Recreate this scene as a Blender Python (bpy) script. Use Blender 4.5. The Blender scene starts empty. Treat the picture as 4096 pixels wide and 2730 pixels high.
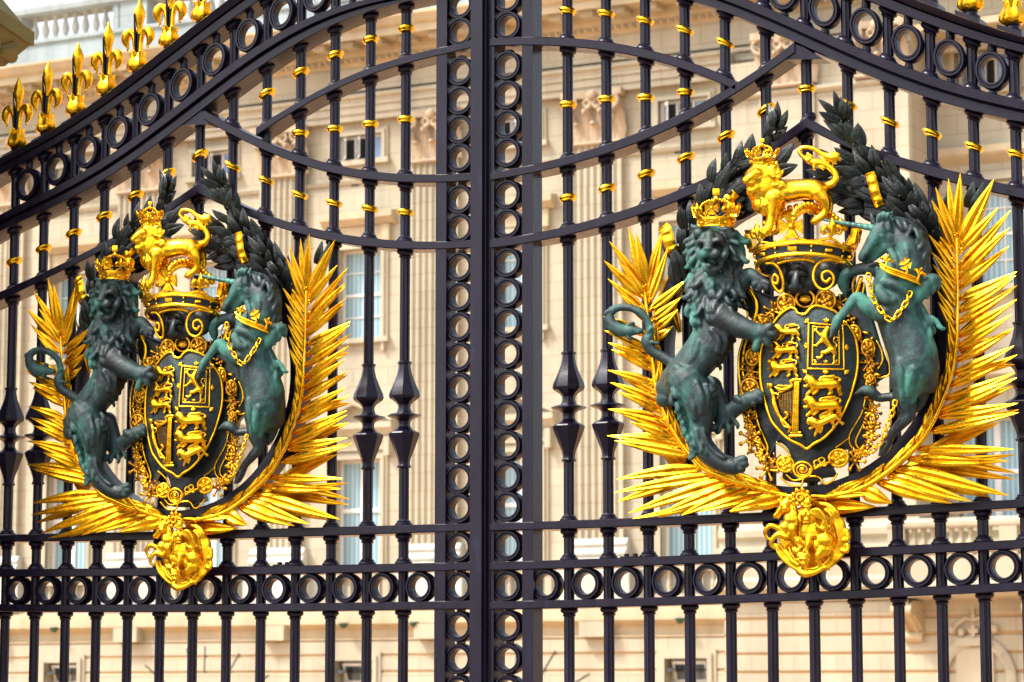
import bpy, math, random
import numpy as np
from mathutils import Vector, noise

random.seed(7)
SC = bpy.context.scene
COL = SC.collection
PI = math.pi

# ------------------------------------------------------------------ camera
# world: X along the gate, +Y away from the viewer towards the palace, Z up, metres
FPX = 10653.0                      # focal length in pixels of the 4096 px wide photograph
PITCH, YAW = math.radians(7.588), math.radians(-27.612)
EYE = np.array([7.257, -9.156, 1.65])
_cy, _sy, _cp, _sp = math.cos(YAW), math.sin(YAW), math.cos(PITCH), math.sin(PITCH)
FW = np.array([_sy * _cp, _cy * _cp, _sp]); RT = np.array([_cy, -_sy, 0.0]); UP = np.cross(RT, FW)

def at(px, py, w=0.0):
    """point of the vertical plane w metres in front of the gate seen at a photo pixel"""
    d = FW * FPX + RT * (px - 2048.0) + UP * (1365.0 - py)
    t = (-w - EYE[1]) / d[1]
    p = EYE + t * d
    return Vector((p[0], p[1], p[2]))

cam = bpy.data.cameras.new('camera'); camo = bpy.data.objects.new('camera', cam); COL.objects.link(camo)
camo.location = EYE; camo.rotation_euler = (PI / 2 + PITCH, 0, -YAW)
cam.sensor_width = 36.0; cam.lens = 36.0 * FPX / 4096.0
cam.clip_start = 0.1; cam.clip_end = 2000
cam.dof.use_dof = True; cam.dof.focus_distance = 9.9; cam.dof.aperture_fstop = 7.5
SC.camera = camo

# ------------------------------------------------------------------ world and sun
SUN_EL, SUN_AZ = math.radians(52), math.radians(-128)   # azimuth from +Y towards +X
w_ = bpy.data.worlds.new('World'); SC.world = w_; w_.use_nodes = True
nt = w_.node_tree; bg = nt.nodes['Background']
sky = nt.nodes.new('ShaderNodeTexSky'); sky.sky_type = 'NISHITA'; sky.sun_disc = False
sky.sun_elevation = SUN_EL; sky.sun_rotation = SUN_AZ
sky.air_density = 1.0; sky.dust_density = 4.0; sky.ozone_density = 1.0
hs = nt.nodes.new('ShaderNodeHueSaturation'); hs.inputs['Saturation'].default_value = .38; hs.inputs['Value'].default_value = 1.15   # thin white overcast
nt.links.new(sky.outputs[0], hs.inputs['Color']); nt.links.new(hs.outputs[0], bg.inputs[0]); bg.inputs[1].default_value = 0.15
sl = bpy.data.lights.new('sun', 'SUN'); sl.energy = 2.2; sl.angle = math.radians(8); sl.color = (1.0, 0.96, 0.86)
so = bpy.data.objects.new('sun', sl); COL.objects.link(so)
sd = Vector((math.sin(SUN_AZ) * math.cos(SUN_EL), math.cos(SUN_AZ) * math.cos(SUN_EL), math.sin(SUN_EL)))
so.rotation_euler = sd.to_track_quat('Z', 'Y').to_euler(); so.location = (0, -5, 30)
SC.view_settings.view_transform = 'Standard'; SC.view_settings.look = 'None'
SC.view_settings.exposure = 1.1; SC.view_settings.gamma = 1.0
SC.cycles.max_bounces = 6

# ------------------------------------------------------------------ materials
def mat(name, color, rough=.5, metal=0.0, spec=.5):
    m = bpy.data.materials.new(name); m.use_nodes = True
    b = m.node_tree.nodes['Principled BSDF']
    b.inputs['Base Color'].default_value = (*color, 1); b.inputs['Roughness'].default_value = rough
    b.inputs['Metallic'].default_value = metal; b.inputs['Specular IOR Level'].default_value = spec
    return m, m.node_tree, b

def nd(t, kind, **kw):
    n = t.nodes.new(kind)
    for k, v in kw.items():
        if k in n.inputs: n.inputs[k].default_value = v
        else: setattr(n, k, v)
    return n

def tex(t, kind='ShaderNodeTexNoise', scale=(1, 1, 1), **kw):
    tc = nd(t, 'ShaderNodeTexCoord'); mp = nd(t, 'ShaderNodeMapping'); mp.inputs['Scale'].default_value = scale
    t.links.new(tc.outputs['Object'], mp.inputs[0])
    n = nd(t, kind, **kw); t.links.new(mp.outputs[0], n.inputs['Vector']); return n

def ramp(t, src, stops):
    r = nd(t, 'ShaderNodeValToRGB'); e = r.color_ramp.elements
    while len(e) < len(stops): e.new(.5)
    for el, (p, c) in zip(e, stops):
        el.position = p; el.color = (*c, 1) if len(c) == 3 else c
    t.links.new(src, r.inputs[0]); return r

def mix(t, fac, a, b, mode='MIX'):
    m = nd(t, 'ShaderNodeMix', data_type='RGBA', blend_type=mode)
    for i, v in ((0, fac), (6, a), (7, b)):
        if hasattr(v, 'links'): t.links.new(v, m.inputs[i])
        else: m.inputs[i].default_value = v if i == 0 else (*v, 1)
    return m.outputs[2]

def bump(t, b, src, strength, dist):
    n = nd(t, 'ShaderNodeBump'); n.inputs['Strength'].default_value = strength; n.inputs['Distance'].default_value = dist
    t.links.new(src, n.inputs['Height']); t.links.new(n.outputs[0], b.inputs['Normal'])

# painted iron: aubergine black gloss paint with brush texture and pale run marks
IRON, t, b = mat('iron_paint', (.01, .007, .012), .30, 0, .30)
n1 = tex(t, scale=(1, 1, .25), Scale=22.0, Detail=5.0, Roughness=.6)
c1 = ramp(t, n1.outputs[0], [(.3, (.0055, .0030, .0095)), (.62, (.0105, .0062, .0185)), (.80, (.022, .018, .045))])
n2 = tex(t, scale=(1, 1, 1), Scale=3.3, Detail=3.0)
c2 = ramp(t, n2.outputs[0], [(.38, (1, 1, 1)), (.66, (.75, .85, 1.0))])
t.links.new(mix(t, .8, c1.outputs[0], c2.outputs[0], 'MULTIPLY'), b.inputs['Base Color'])
r1 = ramp(t, n1.outputs[0], [(.3, (.24, .24, .24)), (.7, (.38, .38, .38))]); t.links.new(r1.outputs[0], b.inputs['Roughness'])
n3 = tex(t, Scale=160.0, Detail=3.0); bump(t, b, n3.outputs[0], .22, .002)

# gilding: gold leaf with slight tarnish and ripple
GOLD, t, b = mat('gold_leaf', (1, .62, .04), .27, 1.0)
n1 = tex(t, Scale=14.0, Detail=6.0, Roughness=.65)
c1 = ramp(t, n1.outputs[0], [(.29, (.36, .14, .004)), (.44, (.92, .48, .013)), (.62, (1.0, .59, .028)), (.8, (1.0, .72, .09))])
n4 = tex(t, Scale=90.0, Detail=2.0)
c4 = ramp(t, n4.outputs[0], [(.24, (.5, .25, .02)), (.33, (1, 1, 1))])
t.links.new(mix(t, .7, c1.outputs[0], c4.outputs[0], 'MULTIPLY'), b.inputs['Base Color'])
r1 = ramp(t, n1.outputs[0], [(.2, (.42, .42, .42)), (.6, (.24, .24, .24))]); t.links.new(r1.outputs[0], b.inputs['Roughness'])
n3 = tex(t, Scale=60.0, Detail=4.0); bump(t, b, n3.outputs[0], .35, .004)

# browner gildings: back leaves, then old gilding on the collar ornaments
DEEPGOLD, t, b = mat('shaded_gilding', (.8, .4, .02), .36, 1.0)  # back leaves: shade between the blades painted in as browner gold
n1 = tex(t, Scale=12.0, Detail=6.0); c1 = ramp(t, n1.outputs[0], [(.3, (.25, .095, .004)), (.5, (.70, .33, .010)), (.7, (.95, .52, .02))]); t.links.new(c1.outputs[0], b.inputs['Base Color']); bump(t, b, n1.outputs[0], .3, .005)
OLDGOLD, t, b = mat('tarnished_gilding', (.55, .27, .03), .4, 1.0)
n1 = tex(t, Scale=30.0, Detail=5.0)
c1 = ramp(t, n1.outputs[0], [(.3, (.12, .05, .01)), (.5, (.62, .29, .02)), (.7, (.95, .52, .03))])
t.links.new(c1.outputs[0], b.inputs['Base Color']); bump(t, b, n1.outputs[0], .4, .005)

# patinated bronze
def bronze(name, dark, mid, green, lo, hi, metal=.35, rough=.42):
    m, t, b = mat(name, mid, rough, metal)
    n1 = tex(t, scale=(1, 1, .7), Scale=5.0, Detail=7.0, Roughness=.62)
    c1 = ramp(t, n1.outputs[0], [(lo, dark), ((lo + hi) / 2, mid), (hi, green)])
    n2 = tex(t, Scale=26.0, Detail=5.0)
    c2 = ramp(t, n2.outputs[0], [(.32, (.55, .5, .6)), (.6, (1.15, 1.1, 1.1))])
    t.links.new(mix(t, .75, c1.outputs[0], c2.outputs[0], 'MULTIPLY'), b.inputs['Base Color'])
    r1 = ramp(t, n1.outputs[0], [(lo, (rough * .8,) * 3), (hi, (min(1, rough * 1.5),) * 3)]); t.links.new(r1.outputs[0], b.inputs['Roughness'])
    n3 = tex(t, Scale=11.0, Detail=6.0, Roughness=.55); bump(t, b, n3.outputs[0], .55, .018)
    return m
BRONZE = bronze('green_patina_bronze', (.009, .012, .015), (.018, .044, .043), (.055, .225, .172), .36, .66, .15, .52)
LEAFBRONZE = bronze('dark_leaf_bronze', (.004, .006, .005), (.007, .014, .010), (.026, .11, .075), .44, .80, .15, .38)
HORN = bronze('verdigris_horn', (.03, .09, .075), (.06, .20, .16), (.10, .30, .24), .3, .7, .1, .5)
SLATE = bronze('dark_shield_bronze', (.007, .010, .011), (.013, .024, .025), (.030, .075, .07), .38, .72, .1, .42)

# stone
def stone(name, base, bw=.95, bh=.42, joints=True, streak=.35):
    m, t, b = mat(name, base, .8, 0, .25)
    tc = nd(t, 'ShaderNodeTexCoord'); sx = nd(t, 'ShaderNodeSeparateXYZ'); cb = nd(t, 'ShaderNodeCombineXYZ')
    t.links.new(tc.outputs['Object'], sx.inputs[0]); t.links.new(sx.outputs[0], cb.inputs[0]); t.links.new(sx.outputs[2], cb.inputs[1])
    n1 = tex(t, scale=(1, 1, .35), Scale=.9, Detail=6.0, Roughness=.6)
    hi = tuple(min(1, c * 1.13) for c in base); lo = tuple(c * .80 for c in base); st = (base[0] * .86, base[1] * .9, base[2] * .98)
    c1 = ramp(t, n1.outputs[0], [(.3, lo), (.5, base), (.7, hi)])
    n2 = tex(t, scale=(2.2, 2.2, .22), Scale=1.4, Detail=4.0)
    c2 = ramp(t, n2.outputs[0], [(.42, (1, 1, 1)), (.68, (.74, .76, .82))])
    col = mix(t, streak, c1.outputs[0], c2.outputs[0], 'MULTIPLY')
    if joints:
        br = nd(t, 'ShaderNodeTexBrick'); t.links.new(cb.outputs[0], br.inputs['Vector'])
        br.inputs['Scale'].default_value = 1.0; br.inputs['Brick Width'].default_value = bw; br.inputs['Row Height'].default_value = bh
        br.inputs['Mortar Size'].default_value = .012; br.inputs['Mortar Smooth'].default_value = .2
        br.inputs['Color1'].default_value = (1, 1, 1, 1); br.inputs['Color2'].default_value = (.94, .93, .92, 1); br.inputs['Mortar'].default_value = (.74, .66, .56, 1)
        col = mix(t, .85, col, br.outputs[0], 'MULTIPLY')
    t.links.new(col, b.inputs['Base Color'])
    return m
WALL = stone('ashlar_stone', (.455, .415, .312))
TRIM = stone('carved_stone', (.44, .395, .29), joints=False)
JOINTSTONE = stone('bounce_tinted_stone', (.50, .37, .22), joints=False, streak=.3)  # warm ground bounce on the joint chamfers painted in as orange
CARVED = stone('brown_carving_stone', (.44, .345, .235), joints=False, streak=.5)  # browner tone for the capitals
WARM = stone('warm_toned_stone', (.49, .405, .265), joints=False, streak=.4)  # warmer tone for mouldings, soffits and consoles
PALE = stone('pale_weathered_stone', (.50, .51, .46), joints=False, streak=.5)
GREY = stone('grey_parapet_stone', (.37, .43, .44), 1.3, .45, True, .7)
PIERM = stone('mossy_pier_stone', (.15, .125, .04), joints=False, streak=.8)

WHITE, t, b = mat('white_window_paint', (.75, .74, .70), .4)
DARK, t, b = mat('dark_interior', (.03, .032, .035), .5)
def pane_mat(name, c0, c1, freq):
    m, t, b = mat(name, c0, .18, 0, .6)
    n = tex(t, kind='ShaderNodeTexWave', scale=(1, 1, .02), Scale=freq, Distortion=1.6, Detail=2.0)
    r = ramp(t, n.outputs[1], [(.1, c0), (.9, c1)]); t.links.new(r.outputs[0], b.inputs['Base Color'])
    return m
PANE = pane_mat('curtained_glass', (.16, .30, .37), (.36, .50, .55), 2.6)
PANEB = pane_mat('blue_glass', (.17, .27, .46), (.24, .33, .50), 1.2)
PANED = pane_mat('grey_glass', (.13, .17, .20), (.24, .29, .31), 1.6)
JOINT, t, b = mat('dark_joint', (.07, .06, .045), .8)  # dark strips marking the voussoir joints
LAMPG, t, b = mat('green_lamp_metal', (.02, .08, .05), .4)

ASPHALT, t, b = mat('road_asphalt', (.06, .055, .05), .85, 0, .3)
n1 = tex(t, Scale=60.0, Detail=5.0); c1 = ramp(t, n1.outputs[0], [(.3, (.045, .042, .04)), (.7, (.085, .078, .07))]); t.links.new(c1.outputs[0], b.inputs['Base Color'])
PAVE, t, b = mat('paving_slabs', (.22, .19, .15), .8, 0, .3)
n1 = tex(t, kind='ShaderNodeTexBrick', Scale=1.6); n1.inputs['Color1'].default_value = (.24, .20, .16, 1); n1.inputs['Color2'].default_value = (.19, .165, .135, 1); n1.inputs['Mortar'].default_value = (.09, .08, .07, 1); t.links.new(n1.outputs[0], b.inputs['Base Color'])
GRAVEL, t, b = mat('forecourt_gravel', (.46, .30, .20), .9, 0, .2)
n1 = tex(t, Scale=40.0, Detail=6.0); c1 = ramp(t, n1.outputs[0], [(.3, (.44, .25, .13)), (.7, (.60, .38, .22))])
t.links.new(c1.outputs[0], b.inputs['Base Color'])

# ------------------------------------------------------------------ mesh helpers
class MB:
    def __init__(s): s.v = []; s.f = []
    def add(s, vs, fs):
        o = len(s.v); s.v.extend(tuple(p) for p in vs); s.f.extend(tuple(i + o for i in f) for f in fs); return s
    def box(s, x0, x1, y0, y1, z0, z1):
        vs = [(x, y, z) for x in (x0, x1) for y in (y0, y1) for z in (z0, z1)]
        return s.add(vs, [(0, 1, 3, 2), (4, 6, 7, 5), (0, 4, 5, 1), (2, 3, 7, 6), (0, 2, 6, 4), (1, 5, 7, 3)])
    def lathe(s, prof, c, n=16, slope=0.0, rot=0.0, sy=1.0):
        """prof: (radius, z) bottom to top around the vertical through c; slope shears it along x"""
        vs = []; m = len(prof)
        for r, z in prof:
            for k in range(n):
                a = rot + 2 * PI * k / n; x = r * math.cos(a); y = r * math.sin(a) * sy
                vs.append((c[0] + x, c[1] + y, c[2] + z + slope * x))
        fs = [(i * n + k, i * n + (k + 1) % n, (i + 1) * n + (k + 1) % n, (i + 1) * n + k) for i in range(m - 1) for k in range(n)]
        fs.append(tuple(range(n))[::-1]); fs.append(tuple((m - 1) * n + k for k in range(n)))
        return s.add(vs, fs)
    def sphere(s, c, r, n=12, m=8):
        rx, ry, rz = (r, r, r) if not hasattr(r, '__len__') else r
        vs = [(c[0], c[1], c[2] - rz)]
        for i in range(1, m):
            a = -PI / 2 + PI * i / m
            for k in range(n):
                q = 2 * PI * k / n
                vs.append((c[0] + rx * math.cos(a) * math.cos(q), c[1] + ry * math.cos(a) * math.sin(q), c[2] + rz * math.sin(a)))
        vs.append((c[0], c[1], c[2] + rz)); e = len(vs) - 1
        fs = [(0, 1 + (k + 1) % n, 1 + k) for k in range(n)]
        for i in range(m - 2):
            for k in range(n):
                a = 1 + i * n + k; b_ = 1 + i * n + (k + 1) % n; fs.append((a, b_, b_ + n, a + n))
        fs += [(e, 1 + (m - 2) * n + k, 1 + (m - 2) * n + (k + 1) % n) for k in range(n)]
        return s.add(vs, fs)
    def tube(s, pts, rad, n=10, closed=False, flat=1.0, up=None, round_ends=True):
        """swept tube; rad a number or a list; flat < 1 squeezes it along 'up'"""
        pts = [Vector(p) for p in pts]; N = len(pts)
        rad = list(rad) if hasattr(rad, '__len__') else [rad] * N
        tan = []
        for i in range(N):
            a = pts[(i - 1) % N] if (closed or i > 0) else pts[i]; b_ = pts[(i + 1) % N] if (closed or i < N - 1) else pts[i]
            d = b_ - a; tan.append(d.normalized() if d.length > 1e-9 else Vector((0, 0, 1)))
        if round_ends and not closed:
            h = []
            for k in (.95, .75, .4):
                h.append((pts[0] - tan[0] * rad[0] * k, rad[0] * math.sqrt(max(0, 1 - k * k)), tan[0]))
            tl = []
            for k in (.4, .75, .95):
                tl.append((pts[-1] + tan[-1] * rad[-1] * k, rad[-1] * math.sqrt(max(0, 1 - k * k)), tan[-1]))
            P = [x[0] for x in h] + pts + [x[0] for x in tl]; R = [x[1] for x in h] + rad + [x[1] for x in tl]
            T = [x[2] for x in h] + tan + [x[2] for x in tl]
        else: P, R, T = pts, rad, tan
        u = Vector(up) if up is not None else (Vector((0, 1, 0)) if abs(T[0].y) < .9 else Vector((1, 0, 0)))
        vs = []
        for p, r, tg in zip(P, R, T):
            u2 = u - tg * u.dot(tg)
            if u2.length < 1e-4: u2 = tg.orthogonal()
            u2.normalize(); v2 = tg.cross(u2)
            if up is None: u = u2
            for k in range(n):
                a = 2 * PI * k / n; vs.append(p + u2 * (math.cos(a) * r * flat) + v2 * (math.sin(a) * r))
        M = len(P); fs = []
        for i in range(M if closed else M - 1):
            j = (i + 1) % M
            for k in range(n): fs.append((i * n + k, i * n + (k + 1) % n, j * n + (k + 1) % n, j * n + k))
        if not closed: fs.append(tuple(range(n))[::-1]); fs.append(tuple((M - 1) * n + k for k in range(n)))
        return s.add(vs, fs)
    def prism(s, poly, front, back):
        """closed polygon (list of 2-tuples) extruded between two mapping functions"""
        n = len(poly)
        vs = [front(*p) for p in poly] + [back(*p) for p in poly]
        fs = [tuple(range(n)), tuple(range(2 * n - 1, n - 1, -1))] + [(i, i + n, (i + 1) % n + n, (i + 1) % n) for i in range(n)]
        return s.add(vs, fs)
    def build(s, name, m, parent=None, smooth=True, angle=40):
        me = bpy.data.meshes.new(name); off = parent_loc(parent)
        me.from_pydata([(p[0] - off[0], p[1] - off[1], p[2] - off[2]) for p in s.v], [], s.f); me.update()
        fix_normals(me)
        if smooth: me.shade_smooth() if angle >= 180 else shade_auto(me, angle)
        me.materials.append(m)
        return link(name, me, parent)

def fix_normals(me):
    import bmesh
    bm = bmesh.new(); bm.from_mesh(me); bmesh.ops.recalc_face_normals(bm, faces=bm.faces); bm.to_mesh(me); bm.free()

def shade_auto(me, angle):
    me.shade_smooth(); me.set_sharp_from_angle(angle=math.radians(angle))

def parent_loc(p):
    o = Vector((0, 0, 0))
    while p is not None: o = o + p.location; p = p.parent
    return o

def link(name, me, parent=None):
    o = bpy.data.objects.new(name, me); COL.objects.link(o)
    if parent is not None: o.parent = parent
    return o

def empty(name, loc, label=None, cat=None, group=None, parent=None):
    o = bpy.data.objects.new(name, None); COL.objects.link(o); o.location = Vector(loc) - parent_loc(parent); o.empty_display_size = .1
    if parent is not None: o.parent = parent
    if label: o['label'] = label; o['category'] = cat
    if group: o['group'] = group
    return o

def children(o): return [c for c in bpy.data.objects if c.parent == o]
def copy_tree(o, parent=None):
    kids = list(o.children); c = o.copy(); COL.objects.link(c); c.parent = parent
    for k in kids: copy_tree(k, c)
    return c

def spline(pts, k=6):
    """Catmull-Rom through tuples of any length"""
    P = [np.array(p, float) for p in pts]; P = [2 * P[0] - P[1]] + P + [2 * P[-1] - P[-2]]; out = []
    for i in range(1, len(P) - 2):
        for j in range(k):
            t_ = j / k
            out.append(.5 * (2 * P[i] + (P[i + 1] - P[i - 1]) * t_ + (2 * P[i - 1] - 5 * P[i] + 4 * P[i + 1] - P[i + 2]) * t_ ** 2
                             + (3 * P[i] - P[i - 1] - 3 * P[i + 1] + P[i + 2]) * t_ ** 3))
    out.append(P[-2]); return out

def arc_pts(pts, closed=True, k=4):
    if closed:
        n = len(pts); e = spline([pts[-1]] + list(pts) + [pts[0], pts[1]], k); return [tuple(p) for p in e[k:k + n * k]]
    return [tuple(p) for p in spline(pts, k)]
# ------------------------------------------------------------------ ground
g = MB(); g.add([(-400, -200, 0), (400, -200, 0), (400, 400, 0), (-400, 400, 0)], [(0, 1, 2, 3)])
go = g.build('ground', GRAVEL, None, False); go['kind'] = 'structure'
g = MB(); g.box(-120, 120, -5.0, -.35, -.1, .004); go = g.build('pavement', PAVE, None, False); go['kind'] = 'structure'
g = MB(); g.add([(-200, -60, .002), (200, -60, .002), (200, -5.0, .002), (-200, -5.0, .002)], [(0, 1, 2, 3)]); go = g.build('road', ASPHALT, None, False); go['kind'] = 'structure'

# ------------------------------------------------------------------ gate leaves
GATE_D = .11                                                        # depth of the flat rails
class Rail:
    """a rail of the gate from its traced upper and lower edges; heights follow a smooth curve along X"""
    def __init__(s, top, bot, deg=4, prof='flat', depth=GATE_D):
        T = [at(*p) for p in top]; B = [at(*p) for p in bot]
        s.x0 = max(min(p.x for p in T), min(p.x for p in B)); s.x1 = min(max(p.x for p in T), max(p.x for p in B))
        s.a0 = min(min(p.x for p in T), min(p.x for p in B)); s.a1 = max(max(p.x for p in T), max(p.x for p in B))
        s.xm = (s.a0 + s.a1) / 2; s.hw = (s.a1 - s.a0) / 2
        def fit(P, d): return np.polyfit([(p.x - s.xm) / s.hw for p in P], [p.z for p in P], min(d, len(P) - 1))
        s.pt, s.pb = fit(T, deg), fit(B, deg)
        s.prof = prof; s.depth = depth
    def top(s, x): return float(np.polyval(s.pt, (x - s.xm) / s.hw))
    def bot(s, x): return float(np.polyval(s.pb, (x - s.xm) / s.hw))
    def slope(s, x): return (s.top(x + .01) + s.bot(x + .01) - s.top(x - .01) - s.bot(x - .01)) / .04
    def has(s, x): return s.a0 - .001 <= x <= s.a1 + .001
    def mesh(s, mb, x0=None, x1=None, n=48):
        x0 = s.a0 if x0 is None else x0; x1 = s.a1 if x1 is None else x1
        # (offset up from bottom as a fraction, y) of the section; y = 0 is the traced front face
        if s.prof == 'flat':
            sec = [(.0, .004), (.10, 0), (.90, 0), (1, .004), (1, s.depth), (0, s.depth)]
        elif s.prof == 'cap':      # heavy coping with an ogee
            sec = [(0, .004), (.04, 0), (.50, -.002), (.56, .010), (.60, -.010), (.78, -.022), (.95, -.030), (1, -.026), (1, s.depth + .02), (.6, s.depth + .015), (.55, s.depth), (0, s.depth)]
        else:                      # lower arch rail: proud fillet over a plain band
            sec = [(0, .004), (.03, 0), (.42, 0), (.47, .014), (.53, .012), (.56, -.016), (.96, -.018), (1, -.012), (1, s.depth + .01), (.55, s.depth + .01), (.5, s.depth), (0, s.depth)]
        k = len(sec); vs = []
        for i in range(n + 1):
            x = x0 + (x1 - x0) * i / n; zt, zb = s.top(x), s.bot(x)
            vs += [(x, y, zb + (zt - zb) * q) for q, y in sec]
        fs = [(i * k + j, i * k + (j + 1) % k, (i + 1) * k + (j + 1) % k, (i + 1) * k + j) for i in range(n) for j in range(k)]
        fs += [tuple(range(k))[::-1], tuple(n * k + j for j in range(k))]
        return mb.add(vs, fs)

LEFT = dict(
    A=Rail([(0, 645), (75, 604), (122, 581), (194, 539), (242, 510), (316, 469), (370, 431), (408, 405), (500, 342), (630, 230), (765, 125), (898, 28), (1050, -80), (1200, -165), (1400, -250), (1600, -310), (1886, -350)],
           [(0, 698), (128, 630), (255, 556), (357, 494), (434, 448), (508, 397), (607, 322), (740, 218), (870, 116), (1010, 16), (1150, -70), (1300, -145), (1500, -215), (1700, -258), (1886, -275)], 5, 'cap', .12),
    B=Rail([(0, 866), (179, 778), (268, 724), (408, 647), (431, 633), (600, 522), (750, 403), (821, 342), (918, 260), (1024, 187), (1242, 85), (1400, 25), (1550, -22), (1886, -85)],
           [(0, 927), (131, 866), (257, 803), (377, 737), (510, 661), (600, 603), (750, 483), (895, 367), (1024, 270), (1168, 186), (1307, 118), (1451, 58), (1590, 14), (1750, -25), (1886, -45)], 5, 'band', .12),
    U=Rail([(1886, 161), (1743, 194), (1599, 231), (1503, 261), (1364, 316), (1220, 392), (1076, 475), (1024, 510)],
           [(1886, 192), (1743, 224), (1599, 263), (1451, 311), (1303, 375), (1172, 449), (1050, 525), (1024, 543)], 4),
    V=Rail([(814, 440), (906, 488), (1024, 553), (1168, 609), (1364, 662), (1480, 688), (1590, 694), (1743, 697), (1886, 692)],
           [(814, 478), (900, 526), (1024, 588), (1163, 645), (1285, 681), (1368, 703), (1503, 722), (1590, 728), (1743, 731), (1886, 724)], 4),
    O1=Rail([(793, 731), (936, 803), (1024, 851), (1081, 866), (1216, 901), (1359, 936), (1438, 949), (1590, 962), (1738, 966), (1886, 960)],
            [(793, 775), (936, 842), (1024, 881), (1159, 922), (1303, 962), (1438, 983), (1590, 996), (1738, 997), (1886, 992)], 4),
    O0=Rail([(0, 1166), (170, 1092), (300, 1027), (422, 962), (514, 916), (697, 797), (793, 731)],
            [(0, 1201), (170, 1123), (296, 1060), (383, 1010), (510, 950), (697, 835), (793, 770)], 3),
    H1=Rail([(0, 2138), (174, 2137), (827, 2123), (1024, 2115), (1303, 2110), (1499, 2104), (1886, 2093)], [(0, 2168), (348, 2165), (597, 2161), (1024, 2152), (1290, 2145), (1590, 2134), (1886, 2125)], 2),
    H2=Rail([(0, 2278), (566, 2273), (1024, 2266), (1460, 2256), (1886, 2250)], [(0, 2307), (623, 2306), (1024, 2300), (1438, 2289), (1886, 2283)], 2),
    H3=Rail([(0, 2417), (1024, 2415), (1886, 2403)], [(0, 2448), (1024, 2447), (1886, 2437)], 2))
RIGHT = dict(
    A=Rail([(1960, -390), (2400, -370), (2700, -330), (3000, -250), (3300, -150), (3500, -68), (3620, -15), (3745, 38), (3829, 69), (3918, 94), (4006, 120), (4096, 150), (4190, 178)],
           [(1960, -310), (2500, -280), (2900, -200), (3200, -105), (3400, -28), (3500, 15), (3577, 48), (3643, 74), (3742, 110), (3814, 133), (3918, 166), (4031, 194), (4096, 210), (4190, 235)], 5, 'cap', .12),
    B=Rail([(1960, -160), (2400, -130), (2700, -80), (2900, -32), (3072, 30), (3181, 75), (3351, 157), (3500, 223), (3577, 255), (3679, 290), (3857, 343), (4031, 388), (4096, 403), (4190, 425)],
           [(1960, -80), (2400, -60), (2600, -30), (2767, 8), (2870, 37), (3030, 92), (3172, 161), (3351, 255), (3500, 318), (3602, 352), (3704, 386), (3869, 436), (4043, 479), (4096, 492), (4190, 512)], 5, 'band', .12),
    U=Rail([(1960, 152), (2222, 150), (2375, 161), (2545, 187), (2701, 231), (2862, 287), (2941, 322)], [(1960, 186), (2222, 185), (2388, 199), (2545, 226), (2706, 270), (2876, 333), (2941, 363)], 3),
    V=Rail([(1960, 690), (2048, 675), (2235, 634), (2388, 590), (2549, 529), (2706, 462), (2876, 375), (2941, 335), (3072, 244), (3177, 168)], [(1960, 722), (2048, 709), (2235, 666), (2388, 630), (2549, 571), (2706, 503), (2867, 418), (3024, 322), (3072, 290), (3177, 212)], 4),
    O0=Rail([(1960, 957), (2048, 944), (2235, 914), (2392, 870), (2549, 822), (2714, 761), (2876, 681), (2976, 635), (3096, 562), (3154, 519), (3224, 467)], [(1960, 995), (2048, 982), (2235, 949), (2392, 909), (2549, 866), (2714, 803), (2780, 772), (2867, 731), (2976, 680), (3150, 568), (3226, 512)], 4),
    O1=Rail([(3224, 467), (3290, 505), (3377, 550), (3486, 592), (3602, 628), (3762, 673), (3937, 714), (4044, 743), (4096, 756), (4190, 775)], [(3224, 512), (3290, 548), (3377, 588), (3450, 612), (3530, 643), (3602, 670), (3704, 703), (3771, 723), (3972, 770), (4048, 787), (4096, 796), (4190, 814)], 4),
    H1=Rail([(1960, 2094), (2048, 2091), (2571, 2071), (3072, 2049), (3900, 2006), (4096, 1997), (4190, 1992)], [(1960, 2125), (2048, 2121), (2562, 2106), (3072, 2088), (3420, 2067), (3812, 2047), (4096, 2031), (4190, 2026)], 2),
    H2=Rail([(1960, 2249), (2048, 2246), (2483, 2234), (3072, 2210), (3420, 2189), (4096, 2159), (4190, 2153)], [(1960, 2283), (2048, 2280), (2483, 2269), (3072, 2244), (3407, 2228), (4096, 2195), (4190, 2189)], 2),
    H3=Rail([(1960, 2407), (2048, 2405), (3072, 2374), (4096, 2329), (4190, 2323)], [(1960, 2439), (2048, 2437), (3072, 2409), (4096, 2365), (4190, 2359)], 2))
RNAME = dict(A='top_rail', B='arch_rail', U='curved_rail', V='curved_rail', O0='ogee_rail', O1='ogee_rail', H1='cross_rail', H2='cross_rail', H3='cross_rail')

BAR_Y = .052
LX = [18.3, 137, 259, 382.4, 508.7, 638.5, 769.6, 904.6, 1042, 1180, 1321, 1466.5, 1612.4]
RX = [2277.5, 2436.5, 2597.7, 2761, 2926.5, 3092.5, 3260, 3428, 3599, 3772, 3943, 4115]
LCOL = [(38, 1052), (155, 1000), (279, 938), (406, 870), (533, 788), (649, 702), (792, 625), (919, 666), (1059, 722), (1194, 781), (1333, 814), (1475, 836), (1620, 851),
        (1065, 379), (1203, 293), (1342, 224), (1484, 161), (1625, 118), (1200, 535), (1338, 518), (1480, 499), (1622, 480)]
RCOL = [(2261, 46), (2414, 57), (2573, 85), (2732, 123), (2894, 173), (2266, 422), (2420, 400), (2578, 394), (2737, 372), (2743, 634), (2903, 549), (3054, 444), (2267, 795), (2425, 757), (2585, 700),
        (3222, 359), (3396, 416), (3558, 490), (3725, 536), (3902, 588), (4074, 616)]
GAPZ = .0
HOOP = (3215.0, 1370.0, 562.0, 612.0)                               # crest hoop traced on the right leaf

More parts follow.
